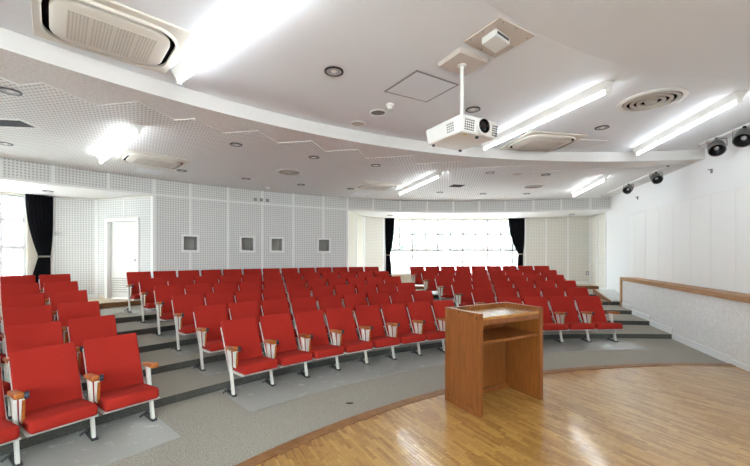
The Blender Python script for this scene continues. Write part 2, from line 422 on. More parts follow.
# panel cladding of the alcove side
ya0 = 11.75
for i in range(2):
    p, q = rw(ya0+(13.2-ya0)*i/2), rw(ya0+(13.2-ya0)*(i+1)/2)
    mb = MB(); panel(mb, p+rd*0.03, q-rd*0.03, ZP+0.1, ZS-0.02, 0.02); mb.build('perforated_panel', M['perf_c'], wall_right)
for y in (ya0-0.02, ya0+0.72, 13.16):
    mb = MB(); panel(mb, rw(y)-rd*0.03, rw(y)+rd*0.03, ZP, ZS-0.005, 0.035); mb.build('batten', M['white'], wall_right)
mb = MB(); panel(mb, rw(ya0), rw(13.2), ZP, ZP+0.1, 0.03); mb.build('skirting', M['cream'], wall_right)
# window-side rear wall  PI_ -> PH -> PG -> PF -> PE
WZ0, WZ1 = 0.92, 3.06
mb = MB()
wx0, wx1 = 0.44, 5.88
wall_seg(mb, PI_, PH, -0.2, ZT)
wall_seg(mb, PH, (wx1, PH.y), -0.2, ZT); wall_seg(mb, (wx0, PH.y), PG, -0.2, ZT)
wall_seg(mb, (wx1, PH.y), (wx0, PH.y), -0.2, WZ0); wall_seg(mb, (wx1, PH.y), (wx0, PH.y), WZ1, ZT)
wall_seg(mb, PG, PF, -0.2, ZT); wall_seg(mb, PF, PE+(PE-PF).normalized()*0.0, -0.2, ZT)
wall_ws = struct(mb.build('wall_rear_window_side', M['cream']))
def clad(parent, p, q, n, z0, z1, matl, bat=True, skirt=True, holes=()):
    p, q = Vector(p), Vector(q); L = (q-p).length; d = (q-p)/L
    for i in range(n):
        a, b = L*i/n+0.03, L*(i+1)/n-0.03
        hs = [(h[0]-a, h[1]-a, h[2], h[3]) for h in holes]
        mb = MB(); panel(mb, p+d*a, p+d*b, z0, z1, 0.02, holes=hs)
        if mb.f: mb.build('perforated_panel', matl, parent)
    if bat:
        for i in range(n+1):
            u = min(max(L*i/n, 0.03), L-0.03)
            if any(h[0] < u < h[1] for h in holes): 
                zt = max(h[3] for h in holes)
                mb = MB(); panel(mb, p+d*(u-0.025), p+d*(u+0.025), zt, z1, 0.032); mb.build('batten', M['white'], parent); continue
            mb = MB(); panel(mb, p+d*(u-0.025), p+d*(u+0.025), z0-0.1, z1+0.005, 0.032); mb.build('batten', M['white'], parent)
clad(wall_ws, PI_, PH, 3, ZP+0.1, ZS-0.03, M['perf_c'])
clad(wall_ws, PG, PF, 1, ZP+0.1, ZS-0.03, M['perf_c'])
clad(wall_ws, PF, PE, 2, ZP+0.1, ZS-0.03, M['cream'])
# door-side rear wall PD -> PC -> PB -> PA
wall_dirL = (PA-PB).normalized()
def on_line(px, P, Q):            # parameter along P->Q where the pixel column meets it
    r = (px-CXP)/FPX; d = Q-P
    return (r*P.y-P.x)/(d.x-r*d.y)
DL_ = (PC-PD).length
td0, td1 = on_line(139.2, PD, PC)*DL_, on_line(107.5, PD, PC)*DL_      # door casing along PD->PC
tw0 = on_line(27, PB, PA)*(PA-PB).length; tw1 = tw0+3.2                 # window along PB->PA
dDC = (PC-PD)/DL_
mb = MB()
DZ1 = 2.56
def seg_along(P, d, a, b, z0, z1): wall_seg(mb, P+d*a, P+d*b, z0, z1)
seg_along(PD, dDC, 0, td0, -0.2, ZT); seg_along(PD, dDC, td0, td1, DZ1, ZT); seg_along(PD, dDC, td1, DL_, -0.2, ZT)
seg_along(PD, dDC, td0, td1, -0.2, ZP)
wall_seg(mb, PC, PB, -0.2, ZT)
LB = (PA-PB).length
seg_along(PB, wall_dirL, 0, tw0, -0.2, ZT); seg_along(PB, wall_dirL, tw1, LB, -0.2, ZT)
seg_along(PB, wall_dirL, tw0, tw1, -0.2, WZ0); seg_along(PB, wall_dirL, tw0, tw1, WZ1, ZT)
wall_ds = struct(mb.build('wall_rear_door_side', M['cream']))
clad(wall_ds, PC, PB, 1, ZP+0.1, ZS-0.03, M['perf'])
clad(wall_ds, PD, PC, 2, ZP+0.1, ZS-0.03, M['perf'], holes=[(td0-0.02, td1+0.02, 0, DZ1+0.05)])
for (P, Q) in ((PC, PB), (PI_, PH), (PG, PF)):
    mb = MB(); panel(mb, P, Q, ZP, ZP+0.1, 0.03); mb.build('skirting', M['white'], wall_ds if P is PC else wall_ws)
mb = MB(); panel(mb, PB, PB+wall_dirL*0.14, ZP, ZS-0.005, 0.04); mb.build('corner_post', M['white'], wall_ds)
# door
door = struct(empty('door_1', (0, 0, 0)))
mb = MB(); panel(mb, PD+dDC*(td0+0.05), PD+dDC*(td1-0.05), ZP+0.01, DZ1-0.05, -0.04, th=0.08); leaf = mb.build('door_leaf', M['door'], door)
for (a, b, z0, z1) in ((td0-0.03, td0+0.05, ZP, DZ1+0.03), (td1-0.05, td1+0.03, ZP, DZ1+0.03), (td0+0.05, td1-0.05, DZ1-0.05, DZ1+0.03)):
    mb = MB(); panel(mb, PD+dDC*a, PD+dDC*b, z0, z1, 0.05, th=0.1); mb.build('door_casing', M['white'], door)
nD = Vector((-dDC.y, dDC.x))
for i in range(7):
    z = ZP+0.16+0.055*i; u0_, u1_ = td0+0.22, td1-0.12
    p, q = PD+dDC*u0_, PD+dDC*u1_
    o = nD*-0.045
    mb = MB(); mb.prism([(p.x+o.x, p.y+o.y, z), (p.x+o.x, p.y+o.y, z+0.04), (p.x+o.x+nD.x*0.015, p.y+o.y+nD.y*0.015, z+0.005)], ((q-p).x, (q-p).y, 0)); mb.build('louver_slat', M['niche'], leaf)
kp = PD+dDC*(td0+0.12)-nD*0.04
mb = MB(); mb.tube((kp.x, kp.y, 1.55), (kp.x+nD.x*0.06, kp.y+nD.y*0.06, 1.55), 0.018, 12); mb.build('knob', M['grey_metal'], leaf, smooth=40)
# left and front walls; the front windows are added, out of view
mb = MB(); wall_seg(mb, PA, LW1, -0.2, ZT); struct(mb.build('wall_left', M['plaster']))
dLW = (RW0-LW1).normalized(); LLW = (RW0-LW1).length; fill_win = ((0.6, 3.8), (4.2, 7.4))
mb = MB(); seg_along(LW1, dLW, 0, 0.6, -0.2, ZT); seg_along(LW1, dLW, 3.8, 4.2, -0.2, ZT); seg_along(LW1, dLW, 7.4, LLW, -0.2, ZT)
for (a, b) in fill_win: seg_along(LW1, dLW, a, b, -0.2, WZ0); seg_along(LW1, dLW, a, b, WZ1, ZT)
struct(mb.build('wall_front', M['plaster']))
# central curved wall with its niches, and the bulkhead over the alcoves
UP = [-160, -105, -52, 0, 53, 108, 154, 190, 228, 262, 293, 323, 347, 373, 400, 427, 453, 479, 505, 533, 561, 590, 611]
UA = [a_of_px(p, Rb) if p >= 0 else None for p in UP]
i0 = UP.index(0)
for j in range(i0-1, -1, -1): UA[j] = UA[j+1]-3.5
UA[-1] = 11.6
niches = []
for (x0, x1) in ((183.3, 196.7), (241.3, 253), (271.3, 282), (318.5, 328.7)):
    a0, a1 = a_of_px(x0, Rb), a_of_px(x1, Rb)
    niches.append((a0, a1, 1.80, 2.15))
mbw = MB()
lo0, lo1 = UP.index(154), UP.index(347)
wall_rear = None
brk = sorted(set([UA[i] for i in range(lo0, lo1+1)]+[x for nn in niches for x in nn[:2]]))
def hole_list(p, q, a0, a1):
    out = []
    for n in niches:
        if n[1] <= a0 or n[0] >= a1: continue
        L = (q-p).length; f = lambda a: (a-a0)/(a1-a0)*L
        out.append((L-f(n[1]), L-f(n[0]), n[2], n[3]))
    return out
for a0, a1 in zip(brk, brk[1:]):                        # travel is from large to small angle so that the room lies on the left
    p, q = pol(Rb(a1), a1).xy, pol(Rb(a0), a0).xy
    panel(mbw, p, q, -0.2, ZT, 0.0, th=0.3, holes=hole_list(q*0+p, q, a0, a1))
for a0, a1 in zip(UA, UA[1:]):
    if UA[lo0]-0.01 <= a0 and a1 <= UA[lo1]+0.01: continue
    panel(mbw, pol(Rb(a1), a1).xy, pol(Rb(a0), a0).xy, ZS-0.002, ZT, 0.0, th=0.12)
wall_rear = struct(mbw.build('wall_rear', M['white']))
for i, (a0, a1) in enumerate(zip(UA, UA[1:])):
    p, q = pol(Rb(a1), a1).xy, pol(Rb(a0), a0).xy; d = (q-p).normalized()*0.028
    mb = MB(); panel(mb, p+d, q-d, ZS+0.05, ZR-0.01, 0.018, u0=i*0.31); mb.build('perforated_panel', M['perf'], wall_rear)
    mb = MB(); panel(mb, p, q, ZS, ZS+0.05, 0.03); mb.build('rail', M['white'], wall_rear)
    if lo0 <= i < lo1:
        hs = [(h[0]-0.028, h[1]-0.028, h[2], h[3]) for h in hole_list(p, q, a0, a1)]
        mb = MB(); panel(mb, p+d, q-d, zk(5)+0.005, ZS, 0.018, u0=i*0.31, holes=hs); mb.build('perforated_panel', M['perf'], wall_rear)
for i, a in enumerate(UA):
    c = pol(Rb(a), a).xy; t = Vector((-math.cos(math.radians(a)), math.sin(math.radians(a))))*0.03
    z0 = zk(5)+0.005 if lo0 <= i <= lo1 else ZS
    cuts = [n for n in niches if n[0] < a < n[1]] if lo0 <= i <= lo1 else []
    spans = [(z0, ZR-0.005)] if not cuts else [(z0, cuts[0][2]), (cuts[0][3], ZR-0.005)]
    for (s0, s1) in spans:
        mb = MB(); panel(mb, c-t, c+t, s0, s1, 0.032); mb.build('batten', M['white'], wall_rear)
for n in niches:
    p, q = pol(Rb(n[1]), n[1]).xy, pol(Rb(n[0]), n[0]).xy; d = (q-p).normalized(); nn = Vector((-d.y, d.x)); L = (q-p).length
    P = lambda u, z, o: (p.x+d.x*u+nn.x*o, p.y+d.y*u+nn.y*o, z)
    mb = MB(); dp = -0.28
    z0, z1 = n[2], n[3]
    for (f_) in ([P(0, z0, dp), P(L, z0, dp), P(L, z1, dp), P(0, z1, dp)], [P(0, z0, 0.02), P(L, z0, 0.02), P(L, z0, dp), P(0, z0, dp)],
                 [P(0, z1, 0.02), P(L, z1, 0.02), P(L, z1, dp), P(0, z1, dp)], [P(0, z0, 0.02), P(0, z1, 0.02), P(0, z1, dp), P(0, z0, dp)],
                 [P(L, z0, 0.02), P(L, z1, 0.02), P(L, z1, dp), P(L, z0, dp)]): mb.face(f_)
    ni = mb.build('niche', M['niche'], wall_rear)
    for (ua, ub, za, zb) in ((-0.05, L+0.05, z1, z1+0.05), (-0.05, L+0.05, z0-0.05, z0), (-0.05, 0, z0, z1), (L, L+0.05, z0, z1)):
        mb = MB(); panel(mb, Vector(P(ua, 0, 0)).xy, Vector(P(ub, 0, 0)).xy, za, zb, 0.045); mb.build('niche_frame', M['white'], ni)
for px in (255, 261, 267):
    a = a_of_px(px, Rb); c = pol(Rb(a), a).xy; t = Vector((-math.cos(math.radians(a)), math.sin(math.radians(a))))*0.045
    mb = MB(); panel(mb, c-t, c+t, 3.20, 3.29, 0.05); mb.build('wall_plate', M['grey_metal'], wall_rear)
# windows
def window(name, P, d, a, b, verts_all, verts_up, matlabel):
    w_ = struct(empty(name, (0, 0, 0))); n = Vector((-d.y, d.x)); zz = [WZ0, 1.85, 2.48, WZ1]
    def bar(u0, u1, z0, z1, th=0.05, nm='mullion'):
        m_ = MB(); panel(m_, P+d*u0-n*0.10, P+d*u1-n*0.10, z0, z1, th, th=0.02); m_.build(nm, M['frame'], w_)
    bar(a, b, WZ1-0.05, WZ1, nm='head_rail'); bar(a, b, WZ0, WZ0+0.05, 0.06, nm='sill_rail'); bar(a, b, 1.81, 1.89, nm='transom'); bar(a, b, 2.455, 2.505, nm='transom')
    for u in [a+0.025]+verts_all+[b-0.025]: bar(u-0.032, u+0.032, WZ0, WZ1)
    for u in verts_up: bar(u-0.024, u+0.024, 1.85, WZ1)
    lo = [a]+verts_all+[b]; up = sorted(lo+verts_up)
    for q in range(len(lo)-1):
        m_ = MB(); panel(m_, P+d*lo[q]-n*0.095, P+d*lo[q+1]-n*0.095, WZ0+0.02, 1.84, 0.004); m_.build('frosted_pane', M['frosted'], w_)
        span = lo[q+1]-lo[q]
        for s in range(1, 4):
            u = lo[q]+span*s/4; bar(u-0.006, u+0.006, WZ0+0.05, 1.81, 0.012, 'glazing_bar')
    for s in range(1, 4):
        z = WZ0+0.05+0.84*s/4+0.01; bar(a, b, z-0.006, z+0.006, 0.012, 'glazing_bar')
    for q in range(len(up)-1):
        for (z0, z1) in ((1.87, 2.47), (2.49, WZ1-0.03)):
            m_ = MB(); panel(m_, P+d*up[q]-n*0.095, P+d*up[q+1]-n*0.095, z0, z1, 0.004); m_.build('pane', M['glass'], w_)
    m_ = MB(); panel(m_, P+d*a, P+d*b, WZ0-0.04, WZ0, 0.12, th=0.1); m_.build('window_sill', M['cream'], w_)
    return w_
dG = Vector((-1, 0)); xs_all = [(p-CXP)/FPX*13.93 for p in (513, 488, 463, 438, 412.6)]; xs_up = [(p-CXP)/FPX*13.93 for p in (501, 475.4, 450.5, 425.5, 399.5)]
window('window_1', PH, dG, PH.x-wx1, PH.x-wx0, [PH.x-x for x in xs_all], [PH.x-x for x in xs_up], '')
u_m = on_line(1.5, PB, PA)*LB
window('window_2', PB, wall_dirL, tw0, tw1, [u_m, u_m+0.95, u_m+1.9], [u_m+0.475, u_m+1.425], '')

for i, (a, b) in enumerate(fill_win): window('window_%d' % (3+i), LW1, dLW, a, b, [a+0.8, a+1.6, a+2.4], [a+0.4, a+1.2, a+2.0, a+2.8], '')  # unseen windows added behind the camera to let in fill light

# ---------------- ceiling
mb = MB(); mb.prism([(4.0, -3.6, ZT), (9.2, 14.8, ZT), (-1.2, 14.8, ZT), (-9, 10.6, ZT), (-11.2, 4.4, ZT), (-6.4, -3.6, ZT)], (0, 0, 0.15))
ceiling = struct(mb.build('ceiling', M['plaster']))
n = 90; mb = MB()
for i in range(n):                                             # front ceiling and fascia
    t0, t1 = -92+(118)*i/n, -92+118*(i+1)/n
    a_, b_ = pol(6.6, t0, ZF), pol(6.6, t1, ZF); c_, d_ = pol(Rf(t1), t1, ZF), pol(Rf(t0), t0, ZF)
    mb.hexa([a_, b_, c_, d_], [p+Vector((0, 0, 0.04)) for p in (a_, b_, c_, d_)])
struct(mb.build('ceiling_front', M['ceiling'], recalc=False))
mb = MB()
for i in range(n):
    t0, t1 = -92+(118)*i/n, -92+118*(i+1)/n
    a_, b_, c_, d_ = pol(Rf(t0), t0, ZR-0.005), pol(Rf(t1), t1, ZR-0.005), pol(Rf(t1)+0.02, t1, ZR-0.005), pol(Rf(t0)+0.02, t0, ZR-0.005)
    e_, f_, g_, h_ = [Vector((p.x, p.y, ZF+0.04)) for p in (a_, b_, c_, d_)]
    mb.face([a_, b_, f_, e_]); mb.face([a_, d_, c_, b_]); mb.face([d_, h_, g_, c_]); mb.face([e_, f_, g_, h_])
struct(mb.build('trim_1', M['fascia'], smooth=30))
mb = MB()
for i in range(n):                                             # stage canopy, falling gently towards the stage
    t0, t1 = -140+(200)*i/n, -140+200*(i+1)/n
    for (r1, r2) in ((6.6, 3.0), (3.0, 0.05)):
        za, zb = ZF-(6.6-r1)*0.10, ZF-(6.6-r2)*0.10
        q = [pol(r1, t0, za), pol(r1, t1, za), pol(r2, t1, zb), pol(r2, t0, zb)]
        mb.hexa(q, [p+Vector((0, 0, 0.04)) for p in q])
struct(mb.build('ceiling_stage', M['ceiling'], recalc=False))
mb = MB()
for i in range(n):                                             # stucco margin and back of the rear ceiling
    t0, t1 = -92+(118)*i/n, -92+118*(i+1)/n
    q = [pol(Rf(t0)+0.005, t0, ZR), pol(Rf(t1)+0.005, t1, ZR), pol(15.3, t1, ZR), pol(15.3, t0, ZR)]
    mb.hexa(q, [p+Vector((0, 0, 0.04)) for p in q])
struct(mb.build('ceiling_rear', M['stucco'], recalc=False))
mb = MB(); cu, cv = Vector((0.98, -0.2)), Vector((0.2, 0.98)); cu.normalize(); cv.normalize()
for i in range(-42, 36):
    for j in range(-2, 26):
        c = cu*(i*0.3)+cv*(j*0.6); cc = c+cu*0.15+cv*0.3; R = math.hypot(cc.x-CX, cc.y-CY); a = ang(cc)
        if R < Rf(a)+0.62 or R > Rb(a)+0.35 or a < -72 or cc.x > wallx(cc.y)+0.35: continue
        q = [c, c+cu*0.3, c+cu*0.3+cv*0.6, c+cv*0.6]; uv = [(i*0.3, j*0.6), (i*0.3+0.3, j*0.6), (i*0.3+0.3, j*0.6+0.6), (i*0.3, j*0.6+0.6)]
        mb.face([(p.x, p.y, ZR-0.010) for p in q][::-1], uv[::-1])
        for e in range(4):
            x_, y_ = q[e], q[(e+1) % 4]; mb.face([(x_.x, x_.y, ZR-0.010), (y_.x, y_.y, ZR-0.010), (y_.x, y_.y, ZR+0.01), (x_.x, x_.y, ZR+0.01)])
pc = struct(mb.build('ceiling_rear_perforated', M['perf_ceil'], recalc=False))
# soffits of the alcoves
def soffit(pts):
    m_ = MB(); m_.prism([(p[0], p[1], ZS) for p in pts], (0, 0, 0.06)); return struct(m_.build('ceiling_alcove', M['white']))
arc = [pol(Rb(a), a).xy for a in [AD-(AD+66)*i/14 for i in range(15)]]
soffit(arc+[PA, PB, PC])
arc = [pol(Rb(a), a).xy for a in [11.6-(11.6-AE)*i/20 for i in range(21)]]
soffit(arc+[PF, PG, PH, PI_])

# ---------------- parapet beside the right-hand steps
pd = Vector((0.293, 1)).normalized(); pn = Vector((-pd.y, pd.x))
def pw(y): return Vector((parx(y), y))
PY0, PY1, PZ = 3.0, 9.63, 1.08
par = empty('parapet', (parx(6.5), 6.5, 0)); 
def par_piece(name, y0, y1, o0, o1, z0, z1, matl):
    p, q = pw(y0), pw(y1); m_ = MB()
    b = [p+pn*o1, q+pn*o1, q-pn*o0, p-pn*o0]
    m_.hexa([(x.x-parx(6.5), x.y-6.5, z0) for x in b], [(x.x-parx(6.5), x.y-6.5, z1) for x in b]); return m_.build(name, matl, par)
par_piece('parapet_wall', PY0, PY1-0.03, 0.30, 0.0, 0.0, PZ-0.085, M['rough_plaster'])
for i in range(3):
    par_piece('cap_board', PY0+(PY1-PY0)*i/3+0.002, PY0+(PY1-PY0)*(i+1)/3-0.002, 0.30, 0.035, PZ-0.085, PZ, M['trimwood'])
par_piece('end_post', PY1-0.03, PY1+0.05, 0.30, 0.035, 0.0, PZ-0.001, M['trimwood'])
ys = []
for k in range(0, 6):
    if k == 0: y = PY0
    else: y = pol(rin(k), a_max(rin(k), parx)).y
    ys.append(min(y, PY1-0.04))
y_stage = pol(7.95, a_max(7.95, parx)).y
for (y0, y1, k, h) in [(PY0, y_stage, 0, 0.09), (y_stage, ys[1], 0, 0.12)]+[(ys[k], ys[k+1], k, 0.12) for k in range(1, 5)]:
    if y1-y0 > 0.05:
        par_piece('skirting', y0, y1, 0.0, 0.018, zk(k), zk(k)+h, M['plaster'])
par['label'] = 'low rough white parapet wall with wooden cap beside the right-hand steps'; par['category'] = 'parapet'
# ramp between the parapet end and the platform
rp = empty('side_ramp', (6.7, 10.4, 0))
def rpt(y, x, z): return (x-6.7, y-10.4, z)
mb = MB(); q = [(6.62, 9.92), (wallx(9.92)-0.01, 9.92), (wallx(11.1)-0.01, 11.1), (6.9, 11.1)]
zt = [0.40, 0.40, 0.60, 0.60]
mb.hexa([rpt(y, x, 0.1) for x, y in q], [rpt(y, x, z) for (x, y), z in zip(q, zt)]); mb.build('ramp_top', M['vinyl'], rp)
mb = MB(); mb.hexa([rpt(9.92, 6.56, 0.1), rpt(9.92, 6.61, 0.1), rpt(11.1, 6.89, 0.1), rpt(11.1, 6.84, 0.1)], [rpt(9.92, 6.56, 0.42), rpt(9.92, 6.61, 0.42), rpt(11.1, 6.89, 0.62), rpt(11.1, 6.84, 0.62)]); mb.build('stringer', M['edge_wood'], rp)
tag(rp, 'short grey ramp with wooden edge strip between parapet end and rear platform', 'ramp')
# small hooks and a socket
for (px, py, nm) in ((712, 171, 'upper'), (638, 198, 'far')):
    c = on_right(px, py); m_ = MB(); p = c.xy+rn*0.0
    m_.obox((p.x-rd.x*0.02, p.y-rd.y*0.02, c.z-0.04), (rd.x*0.04, rd.y*0.04, 0), (rn.x*0.02, rn.y*0.02, 0), (0, 0, 0.08))
    h = m_.build('wall_hook', M['grey_metal'])
    m_ = MB(); m_.tube((p.x+rn.x*0.02, p.y+rn.y*0.02, c.z+0.02), (p.x+rn.x*0.06, p.y+rn.y*0.06, c.z+0.03), 0.012, 8); m_.build('hook_arm', M['grey_metal'], h)
    tag(h, 'small grey metal hook on right wall '+('between the stage spotlights and white lining' if nm == 'upper' else 'below the far spotlights'), 'hook')
tS = on_line(587.3, PI_, PH); sp_ = PI_+(PH-PI_)*tS; dS = (PH-PI_).normalized()
mb = MB(); panel(mb, sp_-dS*0.05, sp_+dS*0.05, 0.92, 1.06, 0.035); so = mb.build('wall_socket', M['grey_metal'])
mb = MB(); panel(mb, sp_-dS*0.02, sp_+dS*0.02, 0.95, 1.03, 0.04, ); mb.build('socket_face', M['plastic'], so)
tag(so, 'small grey wall socket on cream panelling beside the rear window curtain', 'socket')

# ------------------------------------------------------------------ chairs
def proto_parts():
    P = {}
    hold = empty('proto_holder')
    def keep(k, o): P[k] = o
    # seat cushion
    mb = MB(); mb.hexa([(-0.222, -0.235, 0.285), (0.222, -0.235, 0.285), (0.222, 0.22, 0.255), (-0.222, 0.22, 0.255)],
                       [(-0.222, -0.225, 0.395), (0.222, -0.225, 0.395), (0.222, 0.22, 0.345), (-0.222, 0.22, 0.345)])
    keep('seat', mb.build('seat', M['red'], hold, smooth=60, bevel=(0.032, 4)))
    mb = MB(); mb.hexa([(-0.226, -0.20, 0.268), (0.226, -0.20, 0.268), (0.226, 0.20, 0.235), (-0.226, 0.20, 0.235)],
                       [(-0.226, -0.232, 0.290), (0.226, -0.232, 0.290), (0.226, 0.20, 0.262), (-0.226, 0.20, 0.262)])
    keep('seat_pan', mb.build('seat_pan', M['enamel'], hold))
    # reclined backrest, slightly dished
    mb = MB(); b0, b1 = Vector((0, 0.195, 0.325)), Vector((0, 0.445, 0.835)); d = (b1-b0); nb_ = Vector((0, d.z, -d.y)).normalized()
    NX, NZ = 8, 6
    def bp(u, v, back):
        x = (u-0.5)*2*(0.231-0.004*(1-v)); dish = 0.018*(1-(2*u-1)**2)*(0.5+0.5*v)
        c = b0+d*v+nb_*(dish if not back else 0.062+dish*0.6); top = 0.006*(1-(2*u-1)**2)*v
        return (x, c.y, c.z+top)
    gf = [[bp(i/NX, j/NZ, 0) for i in range(NX+1)] for j in range(NZ+1)]; gb = [[bp(i/NX, j/NZ, 1) for i in range(NX+1)] for j in range(NZ+1)]
    for j in range(NZ):
        for i in range(NX):
            mb.face([gf[j][i], gf[j][i+1], gf[j+1][i+1], gf[j+1][i]]); mb.face([gb[j][i], gb[j+1][i], gb[j+1][i+1], gb[j][i+1]])
    for j in range(NZ):
        mb.face([gf[j][0], gf[j+1][0], gb[j+1][0], gb[j][0]]); mb.face([gf[j][NX], gb[j][NX], gb[j+1][NX], gf[j+1][NX]])
    for i in range(NX):
        mb.face([gf[0][i], gb[0][i], gb[0][i+1], gf[0][i+1]]); mb.face([gf[NZ][i], gf[NZ][i+1], gb[NZ][i+1], gb[NZ][i]])
    keep('backrest', mb.build('backrest', M['red'], hold, smooth=60, bevel=(0.016, 3)))
    # steel side bracket of the back (used left and right)
    mb = MB(); mb.prism([(-0.004, 0.10, 0.24), (-0.004, 0.19, 0.24), (-0.004, 0.480, 0.74), (-0.004, 0.450, 0.74), (-0.004, 0.225, 0.34), (-0.004, 0.10, 0.30)], (0.008, 0, 0))
    keep('back_bracket', mb.build('back_bracket', M['enamel'], hold))
    # leg standard
    mb = MB(); mb.prism([(-0.014, -0.03, 0.0), (-0.014, 0.022, 0.0), (-0.014, 0.125, 0.36), (-0.014, 0.19, 0.535), (-0.014, 0.105, 0.535), (-0.014, 0.068, 0.34)], (0.028, 0, 0))
    keep('leg', mb.build('leg', M['enamel'], hold, bevel=(0.004, 1)))
    mb = MB(); mb.box(-0.025, 0.025, -0.05, 0.20, 0.0, 0.016); mb.tube((0, 0.04, 0.14), (0, 0.18, 0.012), 0.012, 8); mb.tube((0, 0.06, 0.10), (-0.07, 0.14, 0.012), 0.010, 8)
    keep('foot', mb.build('foot', M['dark_steel'], hold))
    mb = MB(); mb.hexa([(-0.034, -0.07, 0.540), (0.034, -0.07, 0.540), (0.030, 0.22, 0.518), (-0.030, 0.22, 0.518)],
                       [(-0.034, -0.07, 0.590), (0.034, -0.07, 0.590), (0.030, 0.22, 0.552), (-0.030, 0.22, 0.552)])
    keep('armrest', mb.build('armrest', M['arm'], hold, smooth=50, bevel=(0.012, 3)))
    mb = MB(); mb.tube((0.030, -0.055, 0.560), (0.060, -0.060, 0.560), 0.030, 16); keep('pivot_cap', mb.build('pivot_cap', M['cap'], hold, smooth=40, bevel=(0.005, 2)))
    mb = MB(); mb.prism([(0.020, -0.045, 0.53), (0.020, -0.02, 0.335), (0.020, -0.005, 0.322), (0.020, 0.065, 0.322), (0.020, 0.085, 0.53)], (0.016, 0, 0))
    keep('tablet', mb.build('tablet', M['enamel'], hold, bevel=(0.003, 1)))
    mb = MB(); mb.prism([(0.018, -0.052, 0.520), (0.018, -0.027, 0.335), (0.018, -0.019, 0.335), (0.018, -0.044, 0.520)], (0.020, 0, 0)); keep('tablet_edge', mb.build('tablet_edge', M['arm'], hold))
    return P, hold
PR, hold = proto_parts()
ORD = ['first', 'second', 'third', 'fourth', 'fifth', 'sixth', 'seventh', 'eighth', 'ninth', 'tenth', 'eleventh', 'twelfth', 'thirteenth']
ROWN = ['front row', 'second row up', 'third row up', 'fourth row up', 'fifth row up', 'rearmost row']
BLK = {'central': ('central block', 'chairs in the central block'), 'parapet': ('block by parapet', 'chairs in the block by the parapet'), 'outer': ('outer block opposite door', 'chairs in the outer block opposite the door')}
def add_chair(a, R, z, half, last, label, group):
    c = empty('theatre_chair', pol(R, a, z), -math.radians(a))
    tag(c, label, 'chair', group)
    shared('seat', PR['seat'], c); shared('seat_pan', PR['seat_pan'], c); bk = shared('backrest', PR['backrest'], c)
    for s in (-1, 1): shared('back_bracket', PR['back_bracket'], bk, (s*0.2305, 0, 0))
    for ch in c.children: ch.scale.x = half/0.25
    lg = shared('leg', PR['leg'], c, (-half, 0, 0)); shared('foot', PR['foot'], lg)
    ar = shared('armrest', PR['armrest'], c, (-half, 0, 0)); shared('pivot_cap', PR['pivot_cap'], ar)
    tb = shared('tablet', PR['tablet'], c, (-half, 0, 0)); shared('tablet_edge', PR['tablet_edge'], tb)
    if last:
        lg = shared('leg', PR['leg'], c, (half-0.012, 0, 0)); shared('foot', PR['foot'], lg)
        shared('armrest', PR['armrest'], c, (half-0.012, 0, 0))
    return c
for (b, k, a0, da, n, R) in blocks:
    half = math.radians(da)*R/2
    for i in range(n):
        a = a0+da*(i+0.5)
        p = pol(R+0.2, a)
        if b == 'outer' and (p.x+0.35)/p.y*FPX+CXP < -4: continue
        if b == 'central': pos = ORD[i]+' seat from door-side aisle'
        elif b == 'parapet': pos = ORD[i]+' seat from window-side aisle'
        else: pos = ORD[n-1-i]+' seat from aisle'
        add_chair(a, R, zk(k)+0.003, half, i == n-1, 'red theatre chair, %s, %s, %s' % (BLK[b][0], ROWN[k], pos), BLK[b][1])
for o in list(PR.values()): bpy.data.objects.remove(o)
bpy.data.objects.remove(hold)

# ------------------------------------------------------------------ lectern
lu = Vector((0.880, 0.475)).normalized(); la = math.atan2(lu.y, lu.x)
lect = empty('lectern', (1.085, 3.645, 0.0125), la)
LWD, LDP, LH = 1.0, 0.54, 1.07
def lb(name, x0, x1, y0, y1, z0, z1, matl=None, parent=None, bev=0.004):
    m_ = MB(); m_.box(x0, x1, y0, y1, z0, z1); return m_.build(name, matl or M['lectern'], parent or lect, bevel=(bev, 2) if bev else None)
for (x0, x1, s) in ((0, 0.055, -1), (LWD-0.055, LWD, 1)):
    sp = lb('side_panel', x0+(0.014 if s < 0 else 0), x1-(0.014 if s > 0 else 0), 0.001, LDP-0.001, 0.001, LH-0.001)
    xo = x0-0.006 if s < 0 else x1+0.006
    xa, xb = (x0, x0+0.016) if s < 0 else (x1-0.016, x1)
    for (y0, y1, z0, z1) in ((0.0, 0.075, 0.0, LH), (LDP-0.06, LDP, 0.0, LH), (0.077, LDP-0.062, LH-0.10, LH), (0.077, LDP-0.062, 0, 0.06)):
        lb('frame_rail', xa, xb, y0+0.001, y1-0.001, z0+0.001, z1-0.001, None, sp, 0.002)
    for (y0, z0) in ((0.03, 1.0), (0.30, 1.03)):
        lb('joint_plug', xa-0.001, xb+0.001, y0, y0+0.016, z0, z0+0.032, M['dark_steel'], sp, 0)
lb('front_panel', 0.055, LWD-0.055, LDP-0.045, LDP-0.01, 0.03, LH-0.002)
lb('desk_top', 0.0555, LWD-0.0555, 0.012, LDP-0.046, 0.995, 1.024, M['lectern_top'])
lb('apron', 0.0555, LWD-0.0555, 0.02, 0.05, 0.935, 0.994)
sh = lb('shelf', 0.0555, LWD-0.0555, 0.03, LDP-0.046, 0.735, 0.765)
lb('plinth', 0.0555, LWD-0.0555, LDP-0.09, LDP-0.046, 0.0, 0.05)
tag(lect, 'brown wooden lectern with open back and shelf standing on the parquet stage', 'lectern')

# ------------------------------------------------------------------ ceiling fixtures
def rotz_at(p): return -math.radians(ang(p))
